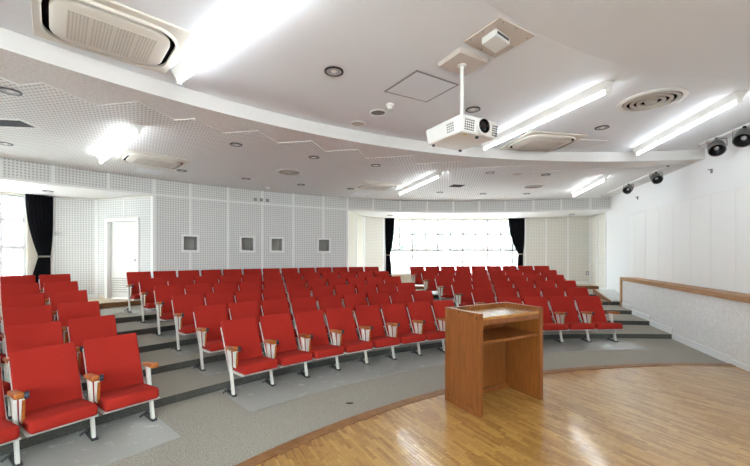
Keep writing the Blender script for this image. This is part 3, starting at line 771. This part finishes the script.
# fluorescent battens
def batten_light(p, q, z, label):
    p, q = Vector(p[:2]), Vector(q[:2]); c = (p+q)/2; d = (q-p).normalized()
    t = empty('fluorescent_light', (c.x, c.y, z), math.atan2(d.y, d.x)); L = 2.44
    mb = MB(); mb.prism([(-L/2, -0.075, 0), (-L/2, 0.075, 0), (-L/2, 0.022, -0.085), (-L/2, -0.022, -0.085)], (L, 0, 0)); mb.build('housing', M['plastic'], t)
    mb = MB(); mb.tube((-L/2+0.05, 0, -0.112), (L/2-0.05, 0, -0.112), 0.018, 10); mb.build('tube', M['tube'], t, smooth=50)
    for s in (-1, 1):
        mb = MB(); mb.box(s*(L/2-0.025)-0.022, s*(L/2-0.025)+0.022, -0.022, 0.022, -0.138, -0.08); mb.build('lamp_holder', M['plastic'], t, bevel=(0.004, 1))
    tag(t, label, 'light', 'fluorescent batten lights'); return t
def along(px0, py0, px1, py1, z, fix='far'):
    p, q = on_plane(px0, py0, z-0.05), on_plane(px1, py1, z-0.05); d = (q-p).xy.normalized(); return p.xy, p.xy+d*2.44
batten_light(*along(178, 77, 278, 1, ZF), ZF-0.002, 'lit fluorescent batten on smooth ceiling beside the large square air conditioner')
p, q = along(610, 85, 500, 138, ZF); batten_light(p, q, ZF-0.002, 'lit fluorescent batten on smooth ceiling between projector and round air diffuser')
p, q = along(741, 95, 639, 150, ZF); batten_light(p, q, ZF-0.002, 'lit fluorescent batten on smooth ceiling beside the spotlight track')
p, q = along(139, 127, 99, 160, ZR); batten_light(p, q, ZR-0.012, 'lit fluorescent batten on perforated ceiling above the outer block')
p, q = along(440, 173, 401, 191, ZR); batten_light(p, q, ZR-0.012, 'lit fluorescent batten on perforated ceiling near the window-side aisle')
p, q = along(606, 176, 573, 194, ZR); batten_light(p, q, ZR-0.012, 'lit fluorescent batten on perforated ceiling above block by the parapet')
def zcan(p): return ZF-(6.6-math.hypot(p[0]-CX, p[1]-CY))*0.10
for c in ((-0.6, -1.3), (0.5, -1.6), (0.7, 0.4), (1.9, -1.3), (2.2, 1.0), (1.6, -0.2)):  # unseen battens added around the camera to brighten the hall from the front
    a = math.radians(ang(c)); tv = Vector((math.cos(a), -math.sin(a)))*1.2; p, q = Vector(c)-tv, Vector(c)+tv
    t = batten_light(p, q, zcan(c)-0.008, 'added fill batten, out of view under the stage canopy')
    t.rotation_euler.x = math.atan(0.10)
# downlights
def downlight(p, z, r, label, group='recessed round downlights'):
    t = empty('downlight', (p[0], p[1], z))
    mb = MB(); mb.lathe([(r*0.80, 0.0), (r*0.80, -0.012), (r, -0.010), (r, 0.0)], 24); mb.build('ring', M['black'], t, smooth=40)
    mb = MB(); mb.lathe([(r*0.79, -0.008), (r*0.62, -0.001), (0.001, -0.001)], 24); mb.build('reflector', M['reflector'], t, smooth=40)
    mb = MB(); mb.lathe([(0.001, -0.016), (r*0.25, -0.012), (r*0.32, -0.002)], 14); mb.build('bulb', M['plastic'], t, smooth=60)
    tag(t, label, 'downlight', group)
for (px, py, r, lab) in ((334, 72, 0.105, 'black-ringed downlight on smooth ceiling between light batten and access hatch'), (602, 128, 0.10, 'black-ringed downlight on smooth ceiling beside the round air diffuser'), (473, 110, 0.10, 'black-ringed downlight on smooth ceiling directly behind the projector')):
    downlight(on_plane(px, py, ZF-0.01), ZF, r, lab)
for (px, py, lab) in ((10, 92, 'downlight in perforated ceiling nearest the long slot grille'), (5, 144, 'downlight in perforated ceiling beyond the long slot grille'), (236, 145, 'downlight in perforated ceiling close to the curved fascia above central block'),
                      (182, 171, 'downlight in perforated ceiling beside the air conditioner near the door'), (246, 179, 'downlight in perforated ceiling above the first wall niche'), (314, 157.7, 'downlight in perforated ceiling between fascia and round diffuser'),
                      (375.7, 165.7, 'downlight in perforated ceiling between fascia and slim air conditioner'), (301, 185, 'downlight in perforated ceiling near the rear wall behind round diffuser'), (350.7, 189, 'downlight in perforated ceiling right beside slim rear air conditioner'),
                      (490, 173, 'downlight in perforated ceiling over window-side aisle near the fascia'), (440, 192.7, 'downlight in perforated ceiling above bulkhead at the window end of light batten'), (483, 194, 'downlight in perforated ceiling above the window bulkhead'),
                      (545.7, 175, 'downlight in perforated ceiling beside the flat round speaker'), (526.7, 194, 'downlight in perforated ceiling behind the round diffuser by the parapet block')):
    downlight(on_plane(px, py, ZR-0.02), ZR-0.010, 0.10, lab)
for (px, py, lab) in ((48, 191.5, 'downlight in white soffit above the tied black curtain by door'), (390, 215.6, 'downlight in white soffit above the narrow curtain'), (420, 216, 'downlight in white soffit above the rear window middle'), (572, 214.5, 'downlight in white soffit over the cream panelled corner'), (506, 215.6, 'downlight in white soffit above the wide curtain')):
    p = on_plane(px, py, ZS-0.01); downlight(p, ZS, 0.10, lab)
# round diffusers and speakers
def diffuser(p, z, r, label):
    t = empty('air_diffuser', (p[0], p[1], z-0.001))
    mb = MB(); mb.lathe([(r, 0), (r, -0.012), (r*0.88, -0.022), (r*0.84, -0.005), (r*0.84, 0)], 36); mb.build('rim', M['plastic'], t, smooth=50)
    for q, (f, h) in enumerate(((0.77, 0.022), (0.57, 0.024), (0.37, 0.026))):
        mb = MB(); mb.lathe([(r*f+r*0.05, -0.006), (r*f+r*0.045, -h), (r*f-r*0.045, -h-0.004), (r*f-r*0.055, -0.006)], 36); mb.build('cone', M['diff'], t, smooth=50)
    mb = MB(); mb.lathe([(r*0.85, -0.002), (0.001, -0.002)], 30); mb.build('throat', M['flat_black'], t)
    mb = MB(); mb.lathe([(0.001, -0.032), (r*0.17, -0.03), (r*0.20, -0.006)], 20); mb.build('hub', M['diff'], t, smooth=50)
    tag(t, label, 'air diffuser', 'round air diffusers')
diffuser(on_plane(651, 102, ZF-0.02), ZF, 0.37, 'large round ringed air diffuser on smooth ceiling between two light battens')
diffuser(on_plane(289, 172.5, ZR-0.03), ZR-0.010, 0.28, 'round air diffuser in perforated ceiling above the central block')
diffuser(on_plane(533, 186.7, ZR-0.03), ZR-0.010, 0.27, 'round air diffuser in perforated ceiling above block by the parapet')
def speaker(p, z, r, label, mt='hatch', nm='ceiling_speaker', cat='speaker'):
    t = empty(nm, (p[0], p[1], z))
    mb = MB(); mb.lathe([(r, 0), (r, -0.008), (r*0.88, -0.014), (r*0.86, 0.0)], 28); mb.build('rim', M['plastic'], t, smooth=50)
    mb = MB(); mb.lathe([(r*0.88, -0.004), (r*0.5, -0.009), (0.001, -0.010)], 28); mb.build('grille', M[mt], t, smooth=50)
    tag(t, label, cat)
speaker(on_plane(358, 124, ZF-0.01), ZF, 0.115, 'flat round pale ceiling speaker near the curved fascia on smooth ceiling')
speaker(on_plane(378, 113, ZF-0.01), ZF, 0.115, 'round grey ceiling vent beside the small smoke detector', 'vent_grey', 'ceiling_vent', 'vent')
speaker(on_plane(517, 174.3, ZR-0.02), ZR-0.010, 0.13, 'flat round pale speaker in perforated ceiling above block by the parapet')
p = on_plane(390, 106, ZF-0.02); t = empty('smoke_detector', (p.x, p.y, ZF))
mb = MB(); mb.lathe([(0.055, 0), (0.055, -0.02), (0.035, -0.03), (0.035, -0.06), (0.001, -0.06)], 20); mb.build('body', M['plastic'], t, smooth=40)
mb = MB(); mb.lathe([(0.026, -0.06), (0.026, -0.075), (0.018, -0.085), (0.001, -0.085)], 16); mb.build('sensor', M['niche'], t, smooth=40)
tag(t, 'small white smoke detector on smooth ceiling beside the square access hatch', 'smoke detector')
for (px, py, z, lab) in ((267.5, 186.8, ZR-0.01, 'small white detector on perforated ceiling near rear niches'),):
    p = on_plane(px, py, z); t = empty('smoke_detector', (p.x, p.y, z)); mb = MB(); mb.lathe([(0.06, 0), (0.06, -0.02), (0.03, -0.06), (0.001, -0.06)], 16); mb.build('body', M['plastic'], t, smooth=40)
    tag(t, lab, 'smoke detector')
# access hatches
def hatch(corners, z, label, fm='grey_metal'):
    c = sum((Vector(x) for x in corners), Vector((0, 0)))/4; t = empty('access_hatch', (c.x, c.y, z))
    q = [Vector(x)-c for x in corners]
    for i in range(4):
        a, b = q[i], q[(i+1) % 4]; ai, bi = a*0.94, b*0.94
        mb = MB(); mb.hexa([(a.x, a.y, -0.008), (b.x, b.y, -0.008), (bi.x, bi.y, -0.008), (ai.x, ai.y, -0.008)], [(a.x, a.y, 0), (b.x, b.y, 0), (bi.x, bi.y, 0), (ai.x, ai.y, 0)]); mb.build('hatch_frame', M[fm], t)
    mb = MB(); mb.prism([(x.x*0.94, x.y*0.94, -0.005) for x in q], (0, 0, 0.0045)); mb.build('hatch_panel', M['ceiling'], t)
    tag(t, label, 'hatch')
hatch([on_plane(x, y, ZF).xy for x, y in ((384, 91.3), (416.7, 70), (459, 84.3), (426.7, 101.7))], ZF, 'square access hatch with thin grey frame on smooth ceiling beside projector pole')
def square_at(p, s, rz=None):
    rz = rotz_at(p) if rz is None else rz; u = Vector((math.cos(rz), math.sin(rz)))*s/2; v = Vector((-u.y, u.x)); p = Vector(p[:2]); return [p-u-v, p+u-v, p+u+v, p-u+v]
hatch(square_at(on_plane(583, 144.5, ZF), 0.55), ZF, 'square access hatch beside the air conditioner near the right fascia', 'plastic')
hatch(square_at(on_plane(149, 171.3, ZR-0.01), 0.5), ZR-0.010, 'square access hatch in perforated ceiling next to the door-side air conditioner', 'plastic')
hatch(square_at(on_plane(359, 194, ZR-0.01), 0.5), ZR-0.010, 'square access hatch in perforated ceiling next to slim rear air conditioner', 'plastic')
# grilles
def grille(p, z, lx, ly, rz, label, n=9):
    t = empty('ceiling_grille', (p[0], p[1], z), rz)
    for (x0, x1, y0, y1) in ((-lx/2, lx/2, -ly/2, -ly/2+0.03), (-lx/2, lx/2, ly/2-0.03, ly/2), (-lx/2, -lx/2+0.03, -ly/2+0.03, ly/2-0.03), (lx/2-0.03, lx/2, -ly/2+0.03, ly/2-0.03)):
        mb = MB(); mb.box(x0, x1, y0, y1, -0.009, 0); mb.build('grille_frame', M['plastic'], t)
    mb = MB(); mb.box(-lx/2+0.03, lx/2-0.03, -ly/2+0.03, ly/2-0.03, -0.003, 0); mb.build('backing', M['flat_black'], t)
    for i in range(n):
        x = -lx/2+0.04+(lx-0.08)*(i+0.5)/n; mb = MB(); mb.box(x-0.005, x+0.005, -ly/2+0.03, ly/2-0.03, -0.008, -0.003); mb.build('vane', M['dark_steel'], t)
    tag(t, label, 'vent')
p = on_plane(6, 123.5, ZR-0.02); grille(p, ZR-0.010, 0.62, 0.34, 0.12, 'long slotted air grille in perforated ceiling above the outer block', 20)
p = on_plane(457, 186, ZR-0.02); grille(p, ZR-0.010, 0.42, 0.42, rotz_at(p), 'square slotted air grille in perforated ceiling near window-side aisle', 9)
# air conditioners
def rounded(lx, ly, r, n=6):
    out = []
    for (sx, sy, a0) in ((1, 1, 0), (-1, 1, 90), (-1, -1, 180), (1, -1, 270)):
        for i in range(n+1):
            t = math.radians(a0+90*i/n); out.append(Vector((sx*(lx/2-r)+r*math.cos(t), sy*(ly/2-r)+r*math.sin(t))))
    return out
def ring(mb, A, B, z0, z1):
    n = len(A)
    for i in range(n):
        a, b, c, d = A[i], A[(i+1) % n], B[(i+1) % n], B[i]
        mb.face([(a.x, a.y, z0[0]), (b.x, b.y, z0[0]), (c.x, c.y, z0[1]), (d.x, d.y, z0[1])])
def aircon(p, z, rz, label, s=1.0):
    t = empty('air_conditioner', (p[0], p[1], z), rz)
    mb = MB(); mb.box(-0.53*s, 0.53*s, -0.5*s, 0.5*s, -0.02, 0); mb.build('ceiling_plate', M['ac'], t, bevel=(0.005, 1))
    A, B, C, D, E = (rounded(0.96*s, 0.84*s, 0.24*s), rounded(0.935*s, 0.815*s, 0.23*s), rounded(0.845*s, 0.725*s, 0.19*s), rounded(0.80*s, 0.68*s, 0.17*s), rounded(0.7*s, 0.56*s, 0.06*s))
    mb = MB(); ring(mb, A, A, (-0.02, -0.045), None); ring(mb, A, B, (-0.045, -0.05), None); ring(mb, B, B, (-0.05, -0.021), None); mb.build('outer_rim', M['ac'], t, smooth=40)
    mb = MB(); ring(mb, B, C, (-0.022, -0.022), None); mb.build('air_slot', M['flat_black'], t)
    mb = MB(); ring(mb, C, C, (-0.021, -0.05), None); ring(mb, C, D, (-0.05, -0.062), None); mb.face([(q.x, q.y, -0.062) for q in D]); mb.build('intake_panel', M['ac'], t, smooth=40)
    for sy in (-1, 1):
        mb = MB(); mb.box(-0.26*s, 0.26*s, sy*0.396*s-0.012, sy*0.396*s+0.012, -0.03, -0.022); mb.build('flap', M['dark_steel'], t)
    for i in range(4):
        x0 = -0.32*s+0.16*s*i
        m_ = MB(); m_.face([(x0+0.006, -0.25*s, -0.0655), (x0+0.006, 0.25*s, -0.0655), (x0+0.154*s, 0.25*s, -0.0655), (x0+0.154*s, -0.25*s, -0.0655)], [(0, 0), (0, 0.5), (0.15, 0.5), (0.15, 0)])
        m_.box(x0+0.006, x0+0.154*s, -0.25*s, 0.25*s, -0.065, -0.062); m_.build('intake_grille', M['ac_grille'], t, recalc=False)
    tag(t, label, 'air conditioner', 'ceiling cassette air conditioners')
aircon((-2.36, 3.22), ZF, math.radians(42), 'large cream ceiling air conditioner on smooth ceiling beside the fascia and first light')
p = on_plane(541, 143.5, ZF-0.03); aircon(p, ZF, rotz_at(p), 'cream ceiling air conditioner on smooth ceiling behind the projector')
p = on_plane(154, 161.5, ZR-0.04); aircon(p, ZR-0.010, rotz_at(p), 'cream ceiling air conditioner in perforated ceiling near the white door')
p = on_plane(377, 187, ZR-0.04); aircon(p, ZR-0.010, rotz_at(p), 'cream ceiling air conditioner in perforated ceiling above rear of central block')
# beige plate with a white box on the ceiling
c4 = [on_plane(x, y, ZF-0.02).xy for x, y in ((500, 19), (535.5, 36.6), (494.5, 59), (463.6, 43))]
c = sum(c4, Vector((0, 0)))/4
t = empty('ceiling_box', (c.x, c.y, ZF))
mb = MB(); mb.prism([(q.x-c.x, q.y-c.y, -0.012) for q in c4], (0, 0, 0.012)); pl = mb.build('backing_plate', M['hatch'], t)
for q in [c4[i].lerp(c4[(i+1) % 4], f) for i in range(4) for f in (0.1, 0.5)]:
    x = (q-c)*0.88; mb = MB(); mb.lathe([(0.001, -0.016), (0.008, -0.014), (0.009, -0.012)], 8, (x.x, x.y, 0)); mb.build('screw', M['grey_metal'], pl)
mb = MB(); b4 = [on_plane(x, y, ZF-0.075).xy-c for x, y in ((481.6, 44.7), (496, 35), (510, 44.7), (495.4, 53.7))]
mb.prism([(q.x, q.y, -0.075) for q in b4], (0, 0, 0.062)); bx_ = mb.build('box', M['plastic'], t, bevel=(0.006, 2))
mb = MB(); mb.prism([(b4[2].lerp(b4[1], f).x*1.0, b4[2].lerp(b4[1], f).y, -0.03-0.02*g) for f, g in ((0.1, 0), (0.9, 0), (0.9, 1), (0.1, 1))], ((b4[2]-b4[3]).normalized().x*0.004, (b4[2]-b4[3]).normalized().y*0.004, 0)); mb.build('slot', M['dark_steel'], bx_)
tag(t, 'white box with slot mounted on beige ceiling plate beside projector mount', 'box')
# ------------------------------------------------------------------ projector
pp = on_plane(462, 66, ZF-0.06); pr = empty('projector', (pp.x, pp.y, ZF), math.radians(30))
def plocal(v): return v
mb = MB(); mb.box(-0.19, 0.19, -0.17, 0.15, -0.055, 0); mb.build('ceiling_plate', M['hatch'], pr, bevel=(0.004, 1))
mb = MB(); mb.tube((0, 0, -0.05), (0, 0, -0.66), 0.021, 16); mb.build('pole', M['plastic'], pr, smooth=40)
mb = MB(); mb.lathe([(0.045, -0.055), (0.045, -0.062), (0.024, -0.07)], 20); mb.build('flange', M['plastic'], pr, smooth=40)
zt_ = -0.665
mb = MB(); mb.box(-0.13, 0.13, -0.10, 0.10, zt_-0.002, zt_+0.012); mb.box(-0.13, -0.10, -0.11, 0.13, zt_-0.012, zt_); mb.box(0.10, 0.13, -0.11, 0.13, zt_-0.012, zt_); mb.build('mount_bracket', M['plastic'], pr)
zt_ -= 0.012; PW, PDp, PHh = 0.50, 0.55, 0.165; x0p, y0p = -0.245, -0.25
mb = MB(); mb.hexa([(x0p+0.02, y0p+0.02, zt_-PHh), (x0p+PW-0.02, y0p+0.02, zt_-PHh), (x0p+PW-0.02, y0p+PDp-0.02, zt_-PHh), (x0p+0.02, y0p+PDp-0.02, zt_-PHh)],
                   [(x0p, y0p, zt_), (x0p+PW, y0p, zt_), (x0p+PW, y0p+PDp, zt_), (x0p, y0p+PDp, zt_)])
pb = mb.build('body', M['plastic'], pr, smooth=40, bevel=(0.02, 3))
lx, lz = x0p+0.275, zt_-PHh*0.5
mb = MB(); mb.lathe([(0.080, -0.03), (0.080, 0.018), (0.070, 0.022), (0.068, -0.01)], 28, (lx, y0p, lz), axis=(0, -1, 0)); mb.build('lens_collar', M['plastic'], pr, smooth=40)
mb = MB(); mb.lathe([(0.069, -0.02), (0.069, 0.03), (0.061, 0.034), (0.053, 0.016), (0.03, 0.022), (0.001, 0.024)], 28, (lx, y0p, lz), axis=(0, -1, 0)); mb.build('lens', M['lens'], pr, smooth=40)
for xs_ in (x0p+0.05, x0p+0.42):
    for i in range(5):
        for j in range(5):
            m_ = MB(); xx = xs_+i*0.026 if xs_ < 0 else xs_+i*0.016; zz = zt_-0.04-j*0.022; yy = y0p+0.02*(-(zz-zt_))/PHh
            wv = 0.016 if xs_ < 0 else 0.011
            m_.box(xx, xx+wv, yy-0.002, yy+0.012, zz-0.012, zz); m_.build('vent_slot', M['dark_steel'], pb)
for i in range(4):
    for j in range(4):
        m_ = MB(); yy = y0p+0.12+i*0.026; zz = zt_-0.045-j*0.024; xx = x0p+0.02*(-(zz-zt_))/PHh; m_.box(xx-0.002, xx+0.012, yy, yy+0.017, zz-0.014, zz); m_.build('vent_slot', M['grey_metal'], pb)
mb = MB(); mb.box(x0p+0.08, x0p+0.13, y0p+0.05, y0p+0.08, zt_-PHh-0.001, zt_-PHh+0.004); mb.build('sticker', M['yellow_tag'], pb)
for (x, y) in ((x0p+0.06, y0p+0.48), (x0p+0.44, y0p+0.48), (x0p+0.26, y0p+0.06)):
    mb = MB(); mb.lathe([(0.018, 0.004), (0.016, -0.018), (0.001, -0.018)], 14, (x, y, zt_-PHh)); mb.build('foot', M['black'], pr, smooth=40)
pts = [Vector((0.02, 0.0, zt_+0.02)), Vector((0.05, 0.03, zt_+0.06)), Vector((0.13, 0.04, zt_+0.07)), Vector((0.19, 0.05, zt_+0.05)), Vector((0.2, 0.06, zt_-0.005))]
mb = MB()
for a_, b_ in zip(pts, pts[1:]): mb.tube(a_, b_, 0.007, 8)
mb.build('cable', M['black'], pr, smooth=60)
pts = [Vector((-0.10, 0.06, zt_+0.02)), Vector((-0.13, 0.10, zt_+0.04)), Vector((-0.17, 0.12, zt_+0.02)), Vector((-0.19, 0.13, zt_-0.03))]
mb = MB()
for a_, b_ in zip(pts, pts[1:]): mb.tube(a_, b_, 0.006, 8)
mb.build('cable', M['black'], pr, smooth=60)
tag(pr, 'white projector with black lens hanging on a pole from the ceiling', 'projector')
# ------------------------------------------------------------------ spotlights on tracks
def track(p, q, z, label):
    p, q = Vector(p[:2]), Vector(q[:2]); c = (p+q)/2; d = q-p; t = empty('light_track', (c.x, c.y, z), math.atan2(d.y, d.x)); L = d.length
    mb = MB()
    mb.box(-L/2, L/2, -0.018, 0.018, -0.006, 0); mb.box(-L/2, L/2, -0.018, -0.011, -0.025, -0.006); mb.box(-L/2, L/2, 0.011, 0.018, -0.025, -0.006); mb.build('rail', M['plastic'], t)
    for s in (-1, 1):
        mb = MB(); mb.box(s*L/2-0.012, s*L/2+0.012, -0.02, 0.02, -0.028, 0); mb.build('end_cap', M['grey_metal'], t)
    tag(t, label, 'track')
def spot(p, z, aim, r, label, h=0.17):
    t = empty('spotlight', (p[0], p[1], z)); aim = Vector(aim).normalized(); c = Vector((0, 0, -h))
    side = aim.cross(Vector((0, 0, 1))).normalized()
    mb = MB(); mb.tube((0, 0, -0.029), (0, 0, -0.06), 0.022, 12); mb.build('track_adapter', M['black'], t, smooth=40)
    mb = MB(); top = Vector((0, 0, -0.06)); sl = side*(r+0.012)
    mb.tube(top-sl, top+sl, 0.007, 8); mb.tube(top-sl, c-sl, 0.007, 8); mb.tube(top+sl, c+sl, 0.007, 8); mb.build('yoke', M['grey_metal'], t, smooth=50)
    mb = MB(); mb.lathe([(0.001, -r*1.05), (r*0.55, -r*0.98), (r*0.9, -r*0.6), (r, 0.0), (r, r*0.95), (r*0.9, r*0.95), (r*0.88, r*0.5)], 24, c, axis=aim); cn = mb.build('can', M['can'], t, smooth=40)
    mb = MB(); mb.lathe([(r*0.885, r*0.9), (r*0.7, r*0.35), (r*0.35, r*0.1), (0.001, r*0.08)], 24, c, axis=aim); mb.build('baffle', M['black'], cn, smooth=50)
    mb = MB(); mb.lathe([(0.001, r*0.55), (r*0.22, r*0.5), (r*0.3, r*0.3), (r*0.2, r*0.1)], 16, c, axis=aim); mb.build('bulb', M['reflector'], cn, smooth=50)
    tag(t, label, 'spotlight', 'track spotlights by the right wall')
f0, f1 = on_plane(699, 144.5, ZF), on_plane(752, 122, ZF); fd = (f1-f0).xy.normalized(); track(f0.xy, f0.xy+fd*2.0, ZF, 'white lighting track on smooth ceiling along the right wall')
r0_, r1_ = on_plane(602, 195.2, ZR-0.01), on_plane(668, 165.5, ZR-0.01); track(r0_.xy, r1_.xy, ZR-0.010, 'white lighting track on perforated ceiling along the right wall')
spot(on_plane(716.5, 136.5, ZF-0.01), ZF, (-0.45, -0.55, -0.65), 0.115, 'grey spotlight with visible bulb on the smooth ceiling track', 0.19)
spot(on_plane(744.5, 125, ZF-0.01), ZF, (-0.55, -0.35, -0.55), 0.12, 'grey spotlight tilted down at the stage end of smooth ceiling track', 0.19)
spot(on_plane(656, 171, ZR-0.02), ZR-0.010, (-0.25, -0.75, -0.6), 0.10, 'grey spotlight with visible bulb on perforated ceiling track', 0.16)
spot(on_plane(628.5, 183, ZR-0.02), ZR-0.010, (-0.75, -0.45, -0.5), 0.10, 'grey spotlight turned to the seats at window end of perforated ceiling track', 0.16)
# ------------------------------------------------------------------ curtains
def curtain(P, d, wtop, z_top, z_tie, z_bot, inner, label, off=0.10, flip=False, wt=0.14, wb=0.22):
    """outer edge at P, hanging along d; gathered by a tie to the outer side"""
    P, d = Vector(P), Vector(d).normalized(); n = Vector((-d.y, d.x))*(1 if not flip else -1)
    c = empty('curtain', (P.x, P.y, 0)); mb = MB(); NU, NV = 48, 30
    def pt(u, v):
        z = z_top+(z_bot-z_top)*v; vt = (z_top-z_tie)/(z_top-z_bot)
        if v < vt:
            s = v/vt; wd = wtop*(1-s**2.2)+wt*s**2.2
        else:
            s = (v-vt)/(1-vt); wd = wt+(wb-wt)*min(1, s*1.8)
        o0 = 0.03+0.10*wtop*min(1, (v/vt)**3)
        amp = 0.028 if abs(v-vt) > 0.03 else 0.02
        x = o0+wd*u; y = off+amp*math.sin(u*2*PI*7+0.6*math.sin(v*3))
        return (d.x*x+n.x*y, d.y*x+n.y*y, z)
    g = [[pt(i/NU, j/NV) for i in range(NU+1)] for j in range(NV+1)]
    for j in range(NV):
        for i in range(NU): mb.face([g[j][i], g[j][i+1], g[j+1][i+1], g[j+1][i]])
    o = mb.build('cloth', M['fabric_black'], c, smooth=80)
    md = o.modifiers.new('thickness', 'SOLIDIFY'); md.thickness = 0.006
    mb = MB(); a = d*(0.02+0.10*wtop)+n*(off-0.045); b = d*(wt+0.04+0.10*wtop)+n*(off-0.045); e = n*0.09
    mb.hexa([(a.x, a.y, z_tie-0.02), (b.x, b.y, z_tie-0.02), ((b+e).x, (b+e).y, z_tie-0.02), ((a+e).x, (a+e).y, z_tie-0.02)],
            [(a.x, a.y, z_tie+0.02), (b.x, b.y, z_tie+0.02), ((b+e).x, (b+e).y, z_tie+0.02), ((a+e).x, (a+e).y, z_tie+0.02)]); mb.build('tieback', M['tie'], c)
    tag(c, label, 'curtain', 'tied black curtains')
curtain((PG.x+0.03, PG.y), (1, 0), 0.36, ZS-0.01, 1.66, ZP+0.03, 0, 'narrow black curtain tied back at the central-wall end of rear window', flip=True, wt=0.16)
curtain((PH.x-0.02, PH.y), (-1, 0), 0.62, ZS-0.01, 1.70, ZP+0.03, 0, 'wide black curtain tied back beside the cream panelled corner', flip=False, wt=0.18)
cu0 = on_line(51, PB, PA)*LB; curtain(PB+wall_dirL*(cu0-0.03), wall_dirL, on_line(23.5, PB, PA)*LB-cu0, ZS-0.01, 1.64, ZP+0.03, 0, 'black curtain tied back between the white door and side window', wt=0.22, wb=0.36)
# ------------------------------------------------------------------ outdoors
mb = MB(); mb.box(-60, 60, 15.5, 80, -0.6, -0.4); mb.box(-60, -11.6, -4, 15.5, -0.6, -0.4); mb.box(-60, 60, -60, -4, -0.6, -0.4); g = mb.build('ground_outside', M['earth']); struct(g)
def block(name, x0, x1, y0, y1, h, n, label):  # grey blocks added outdoors to hide bright sky from the windows
    b = empty(name, ((x0+x1)/2, (y0+y1)/2, -0.4)); hx, hy = (x1-x0)/2, (y1-y0)/2
    m_ = MB(); m_.box(-hx, hx, -hy, hy, 0, h); m_.build('wall', M['backdrop_grey'], b)
    m_ = MB(); m_.box(-hx-0.2, hx+0.2, -hy-0.2, hy+0.2, h, h+0.25); m_.build('backdrop_top', M['backdrop_grey'], b)
    tag(b, label, 'backdrop')
block('sky_backdrop', -12, 34, 27, 34, 7.5, 8, 'added grey backdrop block dimming the sky behind the rear window')
block('sky_backdrop', -36, -26, -2, 26, 7.5, 8, 'added grey backdrop block dimming the sky behind the side window')
def tree(x, y, h, rx, label):
    t = empty('tree', (x, y, -0.4)); r_ = random.Random(int(x*10)); mb = MB(); mb.tube((0, 0, 0), (0.1, 0, h*0.55), 0.14, 10, 0.07)
    mb.tube((0.06, 0, h*0.35), (0.7, 0.2, h*0.6), 0.05, 8, 0.02); mb.tube((0.06, 0, h*0.4), (-0.6, -0.2, h*0.65), 0.05, 8, 0.02); mb.build('trunk', M['bark'], t)
    mb = MB()
    for i in range(420):
        while True:
            v = Vector((r_.uniform(-1, 1), r_.uniform(-1, 1), r_.uniform(-1, 1)))
            if v.length < 1: break
        c = Vector((v.x*rx, v.y*rx, h*0.62+v.z*h*0.36)); a = Vector((r_.uniform(-1, 1), r_.uniform(-1, 1), r_.uniform(-1, 1))).normalized(); b = a.orthogonal().normalized(); s = r_.uniform(0.12, 0.22)
        mb.face([c-a*s, c+b*s*0.5, c+a*s, c-b*s*0.5])
    f = mb.build('foliage', M['leaf'], t, recalc=False); f['kind'] = 'stuff'
    tag(t, label, 'tree', 'trees outside the rear window')
tree(2.3, 19.5, 4.2, 1.4, 'pale green tree outside the rear window near the narrow curtain'); tree(5.6, 23.0, 4.8, 1.6, 'pale green tree outside the rear window middle'); tree(9.2, 22.0, 4.4, 1.5, 'pale green tree outside the rear window near the wide curtain')

# a scrap on the carpet between the stage edge and the front row
p = on_plane(350, 403, 0.004); m_ = MB(); m_.prism([(-0.045, -0.008, 0), (0.0, -0.018, 0), (0.04, 0.0, 0), (0.015, 0.014, 0), (-0.03, 0.01, 0)], (0, 0, 0.008))
o = m_.build('carpet_scrap', M['black'], loc=(p.x, p.y, 0.0)); tag(o, 'small dark scrap lying on grey carpet before the front row', 'scrap')
